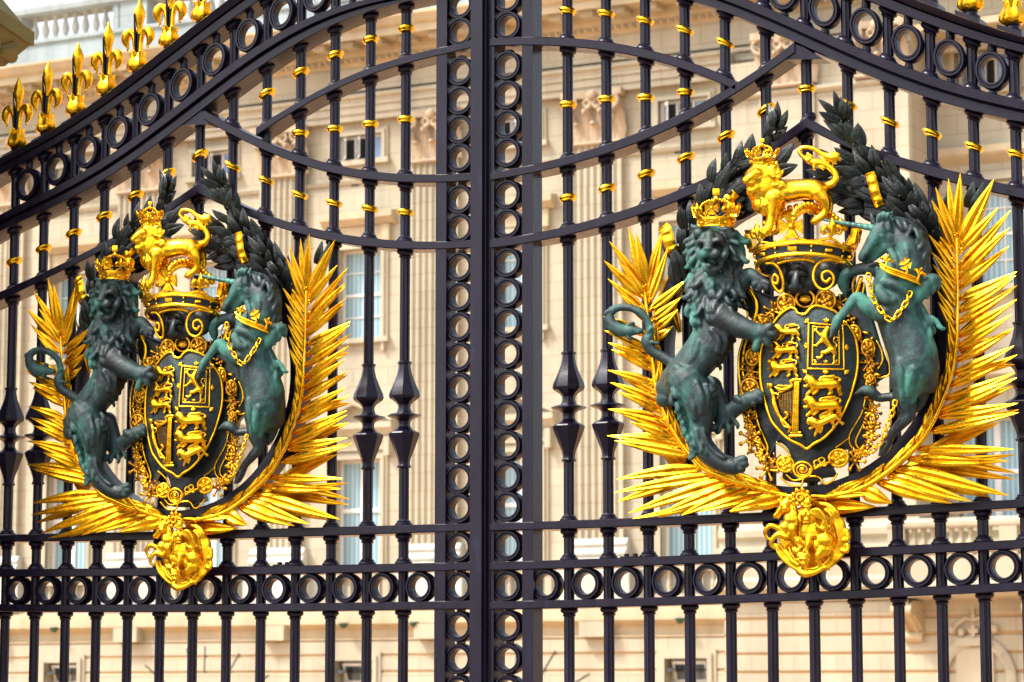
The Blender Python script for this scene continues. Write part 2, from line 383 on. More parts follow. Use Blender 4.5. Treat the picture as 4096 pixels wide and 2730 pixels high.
CAPP = [(.0205, -.0335), (.0245, -.031), (.0265, -.027), (.0225, -.0235), (.0265, -.020), (.0325, -.0155), (.0350, -.009), (.0325, -.003), (.0300, 0)]
BASEP = [(.0345, 0), (.0360, .005), (.0340, .011), (.0285, .0135), (.0290, .018), (.0255, .0215), (.0205, .027)]
KNOP = [(.0205, -.262), (.028, -.258), (.029, -.252), (.0245, -.247), (.0235, -.236), (.028, -.218), (.044, -.178), (.0595, -.135), (.063, -.122), (.0595, -.117), (.034, -.104), (.026, -.094), (.024, -.084),
        (.026, -.072), (.038, -.062), (.060, -.0555), (.071, -.050), (.066, -.045), (.042, -.040), (.030, -.034), (.025, -.018), (.026, -.006), (.036, .006), (.058, .020), (.063, .030), (.060, .046), (.044, .082),
        (.031, .116), (.026, .140), (.0245, .156), (.029, .161), (.029, .168), (.0205, .172)]

def fluted(mb, X, z0, z1, s0=0, s1=0, r=.0205):
    n = 20; vs = []
    for z, s in ((z0, s0), (z1, s1)):
        for k in range(n):
            a = 2 * PI * (k + .5) / n; rr = r * (1.0 if k % 2 else .86); x = rr * math.cos(a); vs.append((X + x, BAR_Y + rr * math.sin(a), z + s * x))
    mb.add(vs, [(k, (k + 1) % n, n + (k + 1) % n, n + k) for k in range(n)] + [tuple(range(n))[::-1], tuple(range(n, 2 * n))])

def octa(prof, c):
    mb = MB(); mb.lathe(prof, c, 8, 0, PI / 8); return mb

def ring_mesh(mb, cx, cz, rx, rz, slope=0, y0=.02, d=.045, inner=.66):
    prof = [(inner, d), (inner, .005), (inner + .03, 0), (inner + .11, 0), (inner + .13, .005), (inner + .16, .005), (inner + .18, -.003), (.95, -.003), (1, .004), (1, d)]
    n = 32; k = len(prof); vs = []
    for i in range(n):
        a = 2 * PI * i / n
        for q, y in prof:
            x = q * rx * math.cos(a); vs.append((cx + x, y0 + y, cz + q * rz * math.sin(a) + slope * x))
    mb.add(vs, [(i * k + j, ((i + 1) % n) * k + j, ((i + 1) % n) * k + (j + 1) % k, i * k + (j + 1) % k) for i in range(n) for j in range(k)])

RING_Y = [(1840, 13), (1840, 122), (1839, 281), (1838, 398), (1837, 514), (1837, 627), (1836, 794), (1836, 909), (1836, 1064), (1836, 1184), (1835, 1304), (1835, 1425), (1835, 1549), (1835, 1669), (1835, 1791), (1835, 1915), (1835, 2032), (1835, 2188), (1835, 2347), (1835, 2506), (1835, 2637), (1835, 2763)]
RING_Z = [at(*p).z for p in RING_Y]
RING_Z += [RING_Z[-1] - .13 * k for k in range(1, 11)]

def fleur_parts(parent, X, z, slope):
    """gilded fleur-de-lis finial on the top rail at X: black socket, gilded calyx, two curled petals and a spear"""
    root = MB(); c = (X, .05, z)
    root.add([(X + sx * .046, .05 + sy * .046, z - .02 + slope * sx * .046) for sx, sy in ((-1, -1), (1, -1), (1, 1), (-1, 1))] +
             [(X + sx * .046, .05 + sy * .046, z + .018 + slope * sx * .046) for sx, sy in ((-1, -1), (1, -1), (1, 1), (-1, 1))],
             [(3, 2, 1, 0), (4, 5, 6, 7), (0, 1, 5, 4), (1, 2, 6, 5), (2, 3, 7, 6), (3, 0, 4, 7)])
    root.lathe([(.034, .0), (.035, .016), (.026, .020), (.024, .032), (.028, .036), (.028, .041), (.012, .05), (.009, .30)], c, 16)
    for s in (-1, 1): root.tube([(X - .004, .05 - .014, z + .10), (X - .006, .05 - .015, z + .20), (X - .009, .05 - .022, z + .29)], [.004, .006, .002], 6)
    f = root.build('finial', IRON, parent)
    cal = MB(); n = 28; prof = [(.026, .036), (.040, .043), (.047, .056), (.045, .072), (.037, .090), (.029, .106), (.025, .117), (.012, .119)]; vs = []
    for r, h in prof:
        for k in range(n):
            a = 2 * PI * k / n; rr = r * (1 + .10 * math.cos(7 * a) * (1 if h > .05 else .3)); vs.append((X + rr * math.cos(a), .05 + rr * math.sin(a), z + h))
    cal.add(vs, [(i * n + k, i * n + (k + 1) % n, (i + 1) * n + (k + 1) % n, (i + 1) * n + k) for i in range(len(prof) - 1) for k in range(n)] + [tuple(range(n))[::-1], tuple((len(prof) - 1) * n + k for k in range(n))])
    for a in range(7):
        q = 2 * PI * a / 7 + .3; cal.tube([(X + math.cos(q) * .026, .05 + math.sin(q) * .026, z + .100), (X + math.cos(q) * .029, .05 + math.sin(q) * .029, z + .120), (X + math.cos(q) * .035, .05 + math.sin(q) * .035, z + .124)], [.008, .007, .004], 6)
    cal.build('calyx', GOLD, f)
    for s in (-1, 1):
        pt = MB()
        path = spline([(.012, .105, .012), (.014, .145, .011), (.017, .180, .012), (.027, .208, .014), (.045, .220, .018), (.060, .208, .022), (.065, .185, .020), (.058, .164, .012), (.050, .150, .006), (.054, .142, .005)], 4)
        pt.tube([(X + s * p[0], .047, z + p[1]) for p in path], [p[2] for p in path], 12, flat=.85)
        pt.build('petal', GOLD, f)
    sp = MB(); m = 12; prof = [(.010, .205), (.012, .225), (.018, .255), (.025, .285), (.025, .305), (.015, .330), (.007, .345), (.005, .360), (.001, .364)]
    sp.lathe(prof, (X + .004, .05, z), m); sp.build('spear', GOLD, f)
    return f

def leaf_gate(side, rails, bars, collars, label):
    xs = [at(x, 2570, -BAR_Y).x for x in bars]
    root = empty('gate_leaf', (xs[6], 0, 0), label, 'gate')
    base = at(1960 if side else 0, 2400)
    for k in ('A', 'B', 'U', 'V', 'H1', 'H2', 'H3'):
        r = rails[k]; mb = MB(); x0, x1 = r.a0, r.a1
        if not side and k in 'ABH1H2H3': x0 -= .22
        if side and k in 'ABH1H2H3': x1 += .05
        r.mesh(mb, x0, x1); mb.build(RNAME[k], IRON, root, True, 30)
    mb = MB(); ro0, ro1 = rails['O0'], rails['O1']
    xa = at(793 if not side else 3225, 745 if not side else 490).x
    ro0.mesh(mb, ro0.a0 - (.2 if not side else 0), xa); ro1.mesh(mb, xa, ro1.a1); mb.build('ogee_rail', IRON, root, True, 30)
    # gusset where the curved rail springs from the arch rail
    gp = [(3172, 173), (3140, 238), (3290, 236), (3215, 190)] if side else [(800, 440), (720, 500), (826, 498), (840, 470)]
    mb = MB(); mb.prism(gp, lambda x, y: at(x, y) + Vector((0, .006, 0)), lambda x, y: at(x, y) + Vector((0, .09, 0))); mb.build('gusset', IRON, root, False)
    lo = MB(); lo.box(xs[0] - .25, xs[-1] + .15, .0, GATE_D, .12, .17); lo.build('bottom_rail', IRON, root, False)
    hx, hz = at(HOOP[0], HOOP[1]).x, at(HOOP[0], HOOP[1]).z
    if not side: hx += DXZ[0]; hz += DXZ[1]
    hr = (at(HOOP[0] + HOOP[3], HOOP[1]).x - at(HOOP[0], HOOP[1]).x)
    ri = hr * HOOP[2] / HOOP[3]
    allr = [rails[k] for k in ('A', 'B', 'U', 'V', 'O0', 'O1', 'H1', 'H2', 'H3')]
    for i, X in enumerate(xs):
        rs = sorted([r for r in allr if r.has(X) or (r in (rails['A'], rails['B'], rails['H1'], rails['H2'], rails['H3']))], key=lambda r: -r.top(X))
        if rails['O0'].has(X) and rails['O1'].has(X): rs.remove(rails['O1'])
        mb = MB(); knop = None; lowz = None; shaft = []
        for a, b_ in zip(rs, rs[1:] + [None]):
            z1, s1 = a.bot(X), a.slope(X)
            z0, s0 = (b_.top(X), b_.slope(X)) if b_ else (.17, 0)
            band = (a is rails['H2'])
            spans = [(z0, s0, z1, s1)]
            if b_ is rails['H1'] and abs(X - hx) < hr - .02:
                dz = math.sqrt(hr ** 2 - (X - hx) ** 2) - .02
                lowz = (z0, s0, hz - dz)
                spans = [(hz + dz, None, z1, s1)]
            for (p0, q0, p1, q1) in spans:
                if p1 - p0 < .02: continue
                shaft += [p0, p1]
                if band: continue
                big = p1 - p0 > .085
                if q1 is not None and big: mb.lathe(CAPP, (X, BAR_Y, p1 + .001), 18, q1)
                if q0 is not None and big: mb.lathe(BASEP, (X, BAR_Y, p0 - .001), 18, q0)
            if b_ is rails['H1'] and i in (0, 1, 11, 12): knop = True
        if lowz and lowz[2] - lowz[0] > .03:                        # short length between the sill and the hoop
            m3 = MB(); fluted(m3, X, lowz[0] - .012, lowz[2], lowz[1], 0); m3.lathe(BASEP, (X, BAR_Y, lowz[0] - .001), 18, lowz[1]); m3.build('bar', IRON, root, True, 35)
        fluted(mb, X, min(shaft), max(shaft) + .012, 0, rails['A'].slope(X))
        bar = mb.build('bar', IRON, root, True, 35)
        if knop:
            zk = at(1472, 1617).z if not side else at(2275, 1575).z
            octa([(r, z) for r, z in KNOP], (X, BAR_Y, zk)).build('knop', IRON, bar, True, 25)
        for cx, cyy in collars:
            p = at(cx, cyy, -BAR_Y)
            if abs(p.x - X) > .08: continue
            up = min((r for r in rs if r.bot(X) > p.z - .005), key=lambda r: r.bot(X) - p.z); dn = min((r for r in rs if r.top(X) < p.z + .005), key=lambda r: p.z - r.top(X), default=up)
            sl_ = .5 * (up.slope(X) + dn.slope(X))
            mb2 = MB(); h = .0135
            mb2.lathe([(.020, -h), (.027, -h * .98), (.0305, -h * .72), (.0300, -h * .45), (.0335, -h * .25), (.0365, .15 * h), (.0350, .6 * h), (.0300, h * .95), (.020, h)], (X, BAR_Y, p.z), 22, sl_)
            mb2.build('gold_collar', GOLD, bar)
        # finial
        if (not side and i <= 8) or (side and i >= 7):
            fleur_parts(root, X, rails['A'].top(X) + .004, rails['A'].slope(X))
    # rings of the band and of the arch
    mids = [(a + b_) / 2 for a, b_ in zip(xs, xs[1:])]
    if side: mids = [xs[0] - (xs[1] - xs[0]) / 2 - .004] + mids
    else: mids = mids + [xs[-1] + (xs[-1] - xs[-2]) / 2 + .003]
    for X in mids:
        zb, zt = rails['H3'].top(X), rails['H2'].bot(X)
        mb = MB(); ring_mesh(mb, X, (zb + zt) / 2, .0605, (zt - zb) / 2 + .001, 0)
        mb.build('ring', IRON, root)
        zb, zt = rails['B'].top(X), rails['A'].bot(X); s = .5 * (rails['A'].slope(X) + rails['B'].slope(X))
        mb = MB(); zc = (zb + zt) / 2 - .002; hz_ = min(.0725, (zt - zb) / 2 - .012); ring_mesh(mb, X, zc, .0600, hz_, s * .35)
        mb.lathe([(.016, 0), (.018, .012), (.016, max(.03, zt - zc - hz_ + .012))], (X, .045, zc + hz_ - .006), 12)
        mb.lathe([(.016, 0), (.018, .012), (.014, max(.025, zc - hz_ - zb + .012))], (X, .045, zb - .008), 12)
        mb.build('ring', IRON, root)
    # stile beside the meeting column and the column of rings
    zt = rails['B'].bot(at(1800, 0).x) - .004 if not side else rails['B'].bot(at(2100, 0).x) - .004
    zA = rails['A'].bot(at(1900, 0).x)
    if not side:
        a, b_ = at(1735, 2400).x, at(1778, 2400).x
        mb = MB(); mb.box(a, b_, .004, .085, .1, zt); mb.build('stile', IRON, root, False)
        c0, c1 = at(1889, 2400).x, at(1936, 2400).x
        mb = MB(); mb.box(c0, c1, -.022, .10, .05, zA + .3); mb.build('meeting_stile', IRON, root, False)
        mb = MB(); mb.box(c1 + .0005, c1 + .010, -.006, .09, .05, zA + .3); mb.box(c1 + .0105, c1 + .021, .010, .09, .05, zA + .3); mb.build('rebate_strip', IRON, root, False)
        cx = at(1835.5, 2400, -.025).x
    else:
        a, b_ = at(2087, 2400).x, at(2131, 2400).x
        mb = MB(); mb.box(a, b_, .004, .085, .1, zt); mb.build('stile', IRON, root, False)
        c0, c1 = at(1956, 2400).x, at(1972, 2400).x
        mb = MB(); mb.box(c0 + .004, c1, .006, .10, .05, zA + .3); mb.build('meeting_stile', IRON, root, False)
        cx = at(2030, 2400, -.025).x
    for z in RING_Z:
        mb = MB(); ring_mesh(mb, cx, z, .0615, .0600, 0, .018, .05); mb.box(cx - .012, cx + .012, .03, .06, z + .056, z + .068); mb.build('ring', IRON, root)
    # hoop that carries the coat of arms
    mb = MB(); n = 96; sec = [(ri, .004), (hr, .004), (hr, .10), (ri, .10)]; vs = []
    for i in range(n):
        a = 2 * PI * i / n
        vs += [(hx + r * math.cos(a), y - .06, hz + r * math.sin(a)) for r, y in sec]
    mb.add(vs, [(i * 4 + j, ((i + 1) % n) * 4 + j, ((i + 1) % n) * 4 + (j + 1) % 4, i * 4 + (j + 1) % 4) for i in range(n) for j in range(4)])
    mb.build('hoop', IRON, root, True, 30)
    # bolt plate on the upper band rail
    bx = (1110, 2262) if not side else (2503, 2228)
    p = at(*bx); zt2 = rails['H2'].top(p.x)
    mb = MB(); mb.box(p.x - .035, p.x + .035, .02, .08, zt2 - .001, zt2 + .006)
    for s in (-1, 1): mb.lathe([(.011, 0), (.011, .010), (.008, .012)], (p.x + s * .018, .045, zt2 + .005), 6)
    mb.build('bolt_plate', IRON, root, False)
    return root

_a, _b = at(RX[6], 2570, -BAR_Y), at(LX[6], 2570, -BAR_Y)
DXZ = (_b.x - _a.x, at(793, 745).z - at(3224, 489).z)              # from the right coat of arms to the left one
leaf_gate(False, LEFT, LX, LCOL, 'black iron gate leaf left of the meeting stile with row of gilded fleur-de-lis finials')
leaf_gate(True, RIGHT, RX, RCOL, 'black iron gate leaf right of the meeting stile, carrying the larger arms')
# ------------------------------------------------------------------ palace front, parallel to the gate, 44 m behind it
FY = 44.0
def pz(z, y): return 1.65 + (z - 1.65) * (y + 9.156) / (FY + 9.156)   # height traced on the wall plane, moved to depth y
pal = empty('palace', (-20, FY, 0), 'cream stone palace front with fluted pilasters, cornice and rows of windows', 'palace')
BAY = 4.17; WC = [-37.08 + BAY * k for k in range(6)]; PC = [-39.2 + BAY * k for k in range(6)]
XL, XR = -46.0, -15.06

def holed(mb, x0, x1, z0, z1, y, holes, deep=.35, soffit=True):
    """wall sheet with rectangular openings and their reveals"""
    xs = sorted({x0, x1} | {v for h in holes for v in h[:2] if x0 < v < x1}); zs = sorted({z0, z1} | {v for h in holes for v in h[2:] if z0 < v < z1})
    for xa, xb in zip(xs, xs[1:]):
        for za, zb in zip(zs, zs[1:]):
            cx, cz = (xa + xb) / 2, (za + zb) / 2
            if any(h[0] < cx < h[1] and h[2] < cz < h[3] for h in holes): continue
            mb.add([(xa, y, za), (xb, y, za), (xb, y, zb), (xa, y, zb)], [(0, 1, 2, 3)])
    for a, b_, c, d in holes:
        c, d = max(c, z0), min(d, z1)
        if d <= c: continue
        mb.add([(a, y, c), (b_, y, c), (b_, y, d), (a, y, d), (a, y + deep, c), (b_, y + deep, c), (b_, y + deep, d), (a, y + deep, d)], [(0, 1, 5, 4), (1, 2, 6, 5), (2, 3, 7, 6), (3, 0, 4, 7)])

def mould(mb, x0, x1, prof, close=True):
    """moulding run along X; prof: list of (y, z)"""
    n = len(prof)
    mb.add([(x0, y, z) for y, z in prof] + [(x1, y, z) for y, z in prof], [(i, i + n, (i + 1) % n + n, (i + 1) % n) for i in range(n)] + [tuple(range(n))[::-1], tuple(range(n, 2 * n))])

W1 = [(c - .62, c + .62, 4.45, 7.10) for c in WC]; W2 = [(c - .60, c + .60, 9.95, 12.07) for c in WC]; W3 = [(c - .60, c + .60, 14.20, 14.80) for c in WC]
WG = [(c - .50, c + .50, 1.10, 2.45) for c in (WC[0], WC[1], WC[3], WC[5])]
mb = MB(); holed(mb, XL, XR, 3.30, 15.2, FY, W1 + W2 + W3); mb.build('wall', WALL, pal, False)
# rusticated ground storey: courses with sunk joints
mb = MB(); jn = MB(); zs = [0] + [2.204 - .372 * k for k in range(5, -1, -1)] + [2.576, 2.92]
for za, zb in zip(zs, zs[1:]):
    holed(mb, XL, XR, za + .035, zb - .035, FY - .12, WG, .47)
    for xa, xb in zip([XL] + [h[1] for h in WG], [h[0] for h in WG] + [XR]):
        if zb > 2.5 and xa != XL: continue
        if zb > 2.5: xb = XR
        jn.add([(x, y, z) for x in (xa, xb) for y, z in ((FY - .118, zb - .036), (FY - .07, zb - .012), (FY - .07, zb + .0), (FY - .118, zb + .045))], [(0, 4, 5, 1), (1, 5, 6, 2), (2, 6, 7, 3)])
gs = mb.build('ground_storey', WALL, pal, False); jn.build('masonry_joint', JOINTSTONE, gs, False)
mb = MB(); mould(mb, XL, XR, [(FY + .2, 2.92), (FY - .13, 2.92), (FY - .13, 2.965), (FY - .06, 2.975), (FY - .06, 3.16), (FY - .12, 3.20), (FY - .26, pz(3.27, FY - .26)), (FY - .30, 3.29), (FY - .30, 3.50), (FY - .26, 3.66), (FY - .04, 3.70), (FY + .2, 3.70)])
mb.build('string_course', WARM, pal, True, 25)
# balcony balustrades under the first-floor windows
for c in WC[1:]:
    mb = MB(); mould(mb, c - .95, c + .95, [(FY - .22, 3.72), (FY - .22, 3.84), (FY - .03, 3.84), (FY - .03, 3.72)]); mould(mb, c - .95, c + .95, [(FY - .24, 4.33), (FY - .24, 4.44), (FY - .03, 4.44), (FY - .03, 4.33)])
    for s in (-1, 1): mb.box(c + s * .86 - .085, c + s * .86 + .085, FY - .21, FY - .03, 3.84, 4.33)
    bl = mb.build('window_balustrade', TRIM, pal, False)
    mb = MB(); mb.add([(c - .78, FY - .01, 3.84), (c + .78, FY - .01, 3.84), (c + .78, FY - .01, 4.33), (c - .78, FY - .01, 4.33)], [(0, 1, 2, 3)]); mb.build('recess_panel', PANED, bl, False)
    for k in range(6):
        mb = MB(); mb.lathe([(.05, 0), (.05, .04), (.035, .07), (.062, .17), (.05, .26), (.03, .36), (.05, .42), (.05, .49)], (c - .65 + .26 * k, FY - .13, 3.84), 10); mb.build('baluster', TRIM, bl)

def window(hole, kind, parent=pal, y=FY + .26, panem=PANE, surround=True, cas=False):
    a, b_, c, d = hole; cx = (a + b_) / 2; fw = .055
    mb = MB()
    if kind in ('tall', 'mid', 'small', 'ground'):
        t_ = {'tall': .17, 'mid': .17, 'small': .15, 'ground': .20}[kind]; yf = (FY if kind != 'ground' else FY - .10) if y < FY + 1 else y - .26
        yf = y - (.36 if kind == 'ground' else .12 if y < FY + .2 else .26)
        for k, (p, q) in enumerate(((t_, .05), (t_ * .55, .09))):
            mb.box(a - p, a - .002, yf - q, yf + .01, c, d); mb.box(b_ + .002, b_ + p, yf - q, yf + .01, c, d); mb.box(a - p, b_ + p, yf - q - .002, yf + .012, d + .002, d + p)
        if kind in ('mid', 'small'): mb.box(a - t_ - .05, b_ + t_ + .05, yf - .14, yf + .01, c - .12, c - .002)
        if kind == 'mid':
            for s in (a - .10, b_ + .02): mb.box(s, s + .08, yf - .10, yf + .01, c - .33, c - .122)
    w = mb.build('window', TRIM, parent, False)
    fr = MB()
    fr.box(a, a + fw, y - .04, y + .02, c, d); fr.box(b_ - fw, b_, y - .04, y + .02, c, d); fr.box(a + fw, b_ - fw, y - .04, y + .02, d - fw, d); fr.box(a + fw, b_ - fw, y - .04, y + .02, c, c + fw)
    if kind == 'tall':
        fr.box(cx - .07, cx + .07, y - .042, y + .02, c + fw, d - fw); zt = c + (d - c) * .56; fr.box(a + fw, b_ - fw, y - .038, y + .02, zt - .05, zt + .05)
    elif kind == 'mid':
        fr.box(cx - .014, cx + .014, y - .035, y + .02, c + fw, d - fw)
        for q in (.25, .5, .75): fr.box(a + fw, b_ - fw, y - .036, y + .02, c + (d - c) * q - (.03 if q == .5 else .013), c + (d - c) * q + (.03 if q == .5 else .013))
    elif kind == 'small':
        for q in (.33, .66): fr.box(a + (b_ - a) * q - .025, a + (b_ - a) * q + .025, y - .042, y + .02, c + fw, d - fw)
    else:
        fr.box(cx - .02, cx + .02, y - .035, y + .02, c + fw, d - fw); fr.box(a + fw, b_ - fw, y - .036, y + .02, c + (d - c) * .6, c + (d - c) * .6 + .05)
    fr.build('window_frame', WHITE, w, False)
    if kind == 'small':
        x1, x2 = a + (b_ - a) * .355, a + (b_ - a) * .635
        q = MB(); q.add([(x2 + .03, y, c), (b_ - fw, y, c), (b_ - fw, y, d), (x2 + .03, y, d)], [(0, 1, 2, 3)]); q.build('pane', PANEB, w, False)
        q = MB(); q.add([(a + fw, y + .05, c), (x2 + .02, y + .05, c), (x2 + .02, y + .05, d), (a + fw, y + .05, d)], [(0, 1, 2, 3)]); q.build('dark_opening', DARK, w, False)
        for hx in (a + fw + .02, x1 + .03):                        # two casements pushed open, hinged on their left
            q = MB(); ang = math.radians(52); dx, dy = math.cos(ang), -math.sin(ang); L = .36
            def pt(u, z, o): return (hx + dx * u - dy * o * .0, y - .045 + dy * u + o, z)
            z0, z1 = c + .05, d - .05
            for (u0, u1, za, zb) in ((0, .06, z0, z1), (L - .06, L, z0, z1), (.06, L - .06, z0, z0 + .06), (.06, L - .06, z1 - .06, z1)):
                q.add([pt(u, z, o) for o in (-.015, .015) for u, z in ((u0, za), (u1, za), (u1, zb), (u0, zb))], [(0, 1, 2, 3), (7, 6, 5, 4), (0, 4, 5, 1), (1, 5, 6, 2), (2, 6, 7, 3), (3, 7, 4, 0)])
            ca = q.build('casement', WHITE, w, False)
            q = MB(); q.add([pt(.04, z0 + .04, 0), pt(L - .04, z0 + .04, 0), pt(L - .04, z1 - .04, 0), pt(.04, z1 - .04, 0)], [(0, 1, 2, 3)]); q.build('pane', PANED, ca if False else w, False)
    else:
        q = MB(); q.add([(a + fw / 2, y, c), (b_ - fw / 2, y, c), (b_ - fw / 2, y, d), (a + fw / 2, y, d)], [(0, 1, 2, 3)]); q.build('pane', panem, w, False)
    if kind == 'ground':                                            # hopper light tilted inwards at the top
        q = MB(); z0, z1 = c + (d - c) * .62, d - .06
        for (ua, ub, za, zb) in ((a + .10, a + .15, 0, 1), (b_ - .15, b_ - .10, 0, 1), (a + .15, b_ - .15, 0, .14), (a + .15, b_ - .15, .86, 1)):
            def pp(x, f, o): return (x, y - .06 - .20 * f + o, z0 + (z1 - z0) * f)
            q.add([pp(x, f, o) for o in (-.015, .015) for x, f in ((ua, za), (ub, za), (ub, zb), (ua, zb))], [(0, 1, 2, 3), (7, 6, 5, 4), (0, 4, 5, 1), (1, 5, 6, 2), (2, 6, 7, 3), (3, 7, 4, 0)])
        q.build('hopper_light', WHITE, w, False)
    return w
for h in W1: window(h, 'tall')
for h in W2: window(h, 'mid', panem=PANE)
for h in W3: window(h, 'small', y=FY + .12)
for h in WG: window(h, 'ground', panem=PANED)
# pediments over the first-floor windows, flat hoods over the second-floor ones
for c in WC[1:]:
    mb = MB(); mb.box(c - .92, c + .92, FY - .10, FY + .02, 7.30, 7.60); mould(mb, c - 1.02, c + 1.02, [(FY, 7.60), (FY - .14, 7.62), (FY - .26, 7.78), (FY - .30, 7.80), (FY - .30, 7.94), (FY, 7.97)])
    for s in (-1, 1):
        mb.add([(c + s * 1.04, FY - .32, 7.94), (c + s * 1.04, FY - .32, 8.06), (c, FY - .32, 8.50), (c, FY - .32, 8.36), (c + s * 1.04, FY, 7.94), (c + s * 1.04, FY, 8.06), (c, FY, 8.50), (c, FY, 8.36)], [(0, 1, 2, 3), (7, 6, 5, 4), (0, 4, 5, 1), (1, 5, 6, 2), (2, 6, 7, 3), (3, 7, 4, 0)])
        mb.box(c + s * .84 - .07, c + s * .84 + .07, FY - .20, FY, 7.16, 7.60)
    mb.add([(c - 1.0, FY - .08, 7.96), (c + 1.0, FY - .08, 7.96), (c, FY - .08, 8.40)], [(0, 1, 2)])
    mb.build('pediment', TRIM, pal, False)
    mb = MB(); mb.box(c - .80, c + .80, FY - .07, FY + .02, 12.26, 12.60); mould(mb, c - .98, c + .98, [(FY, 12.60), (FY - .12, 12.62), (FY - .20, 12.70), (FY - .27, 12.76), (FY - .27, 12.90), (FY, 12.95)])
    for s in (-1, 1): mb.box(c + s * .74 - .10, c + s * .74 + .10, FY - .13, FY, 12.20, 12.60)
    mb.build('hood_mould', WARM, pal, False)
# pilasters: base, fluted shaft, Corinthian capital
def capital(x, y, z0, z1, hw, parent, name='capital'):
    mb = MB(); H = z1 - z0
    mb.box(x - hw * .98, x + hw * .98, y - .02, y + .2, z0, z1 - .14 * H)
    mould(mb, x - hw * 1.02, x + hw * 1.02, [(y + .1, z0 - .02), (y - .05, z0 - .02), (y - .08, z0 + .02), (y - .05, z0 + .06), (y + .1, z0 + .06)])
    def leaf(cx, zb, h, w, out):
        n = 7; vs = []
        for i in range(n + 1):
            t_ = i / n; zz = zb + h * min(1, t_ * 1.25) - max(0, t_ - .8) * h * .9; oo = out * (t_ ** 2.2); ww = w * (math.sin(PI * min(1, .28 + t_ * .66))) * (1 + .10 * math.cos(t_ * 22))
            for u in (-1, -.5, 0, .5, 1): vs.append((cx + u * ww, y - .03 - oo + .05 * abs(u) - (.02 if abs(u) == .5 else 0), zz - .04 * abs(u) * h))
        mb.add(vs, [(i * 5 + j, i * 5 + j + 1, i * 5 + j + 6, i * 5 + j + 5) for i in range(n) for j in range(4)])
    for k in (-.66, 0, .66): leaf(x + k * hw, z0 + .05, H * .40, hw * .30, .20)
    for k in (-1, -.33, .33, 1): leaf(x + k * hw * .95, z0 + .05, H * .66, hw * .26, .24)
    for s in (-1, 1):
        for (cx, dirn, rr, oy) in ((x + s * hw * .80, s, .20, .20), (x + s * hw * .22, -s, .12, .10)):
            pts = []; 
            for i in range(26):
                a = i / 25 * 3.6 * PI; r = rr * (1 - i / 30); pts.append((cx + dirn * r * math.cos(a - PI / 2), y - .08 - oy * (1 - i / 40), z0 + H * .76 + r * .95 * math.sin(a - PI / 2)))
            mb.tube(pts, [.045 - .0008 * i for i in range(26)], 6)
            mb.tube([(cx - dirn * rr * .2, y - .04, z0 + H * .3), (cx - dirn * rr * .1, y - .07, z0 + H * .5), pts[0]], [.03, .04, .045], 6)
    mb.add([(x + u * hw, y - v, z) for z in (z1 - .13 * H, z1) for u, v in ((-1.12, -.1), (-1.20, .26), (-1.0, .30), (-.45, .16), (0, .12), (.45, .16), (1.0, .30), (1.20, .26), (1.12, -.1))], [tuple(range(9))[::-1], tuple(range(9, 18))] + [(i, (i + 1) % 9, (i + 1) % 9 + 9, i + 9) for i in range(9)])
    mb.sphere((x, y - .20, z1 - .09 * H), (.12, .08, .12), 8, 6)
    return mb.build(name, CARVED, parent, True, 50)
def pilaster(x, y, z0, hw=.63, parent=pal):
    mb = MB(); prof = []; n = 7; w = 2 * hw * .93 / n
    xs = [x - hw * .93 + w * k for k in range(n)]; P = [(x - hw, y + .2), (x - hw, y)]
    for xa in xs:
        P.append((xa + w * .14, y))
        for q in range(1, 6): P.append((xa + w * (.14 + .72 * q / 6), y + w * .34 * math.sin(PI * q / 6)))
        P.append((xa + w * .86, y))
    P += [(x + hw, y), (x + hw, y + .2)]; m = len(P)
    mb.add([(a, b_, z0 + .62) for a, b_ in P] + [(a, b_, 13.96) for a, b_ in P], [(i, (i + 1) % m, (i + 1) % m + m, i + m) for i in range(m)])
    p = mb.build('pilaster', WALL, parent, True, 30)
    mb = MB(); mb.box(x - hw - .16, x + hw + .16, y - .16, y + .2, z0, z0 + .22)
    mould(mb, x - hw - .12, x + hw + .12, [(y + .2, z0 + .22), (y - .10, z0 + .22), (y - .15, z0 + .27), (y - .15, z0 + .33), (y - .09, z0 + .38), (y - .06, z0 + .42), (y - .08, z0 + .46), (y - .10, z0 + .50), (y - .06, z0 + .55), (y, z0 + .63), (y + .2, z0 + .63)])
    mb.build('pilaster_base', PALE, p, True, 30)
    capital(x, y, 13.96, 15.16, hw, p)
    mb = MB(); mb.box(x - .34, x + .34, y - .24, y + .3, 2.93, 3.27); mb.build('corbel_block', TRIM, p, False)
for x in PC[1:]: pilaster(x, FY - .14, 4.46)
# pedestal course behind the pilaster bases
mb = MB(); mould(mb, XL, XR, [(FY + .1, 3.70), (FY - .02, 3.70), (FY - .02, 4.36), (FY - .07, 4.38), (FY - .07, 4.45), (FY + .1, 4.46)])
cut = mb
for x in PC[1:]: cut.box(x - .85, x + .85, FY - .31, FY, 3.705, 4.455)
cut.build('pedestal_course', PALE, pal, False)
mb = MB(); mould(mb, XL, XR, [(FY + .1, 13.62), (FY - .06, 13.64), (FY - .10, 13.72), (FY, 13.74), (FY + .1, 13.74)])
mb.build('upper_string', TRIM, pal, False)
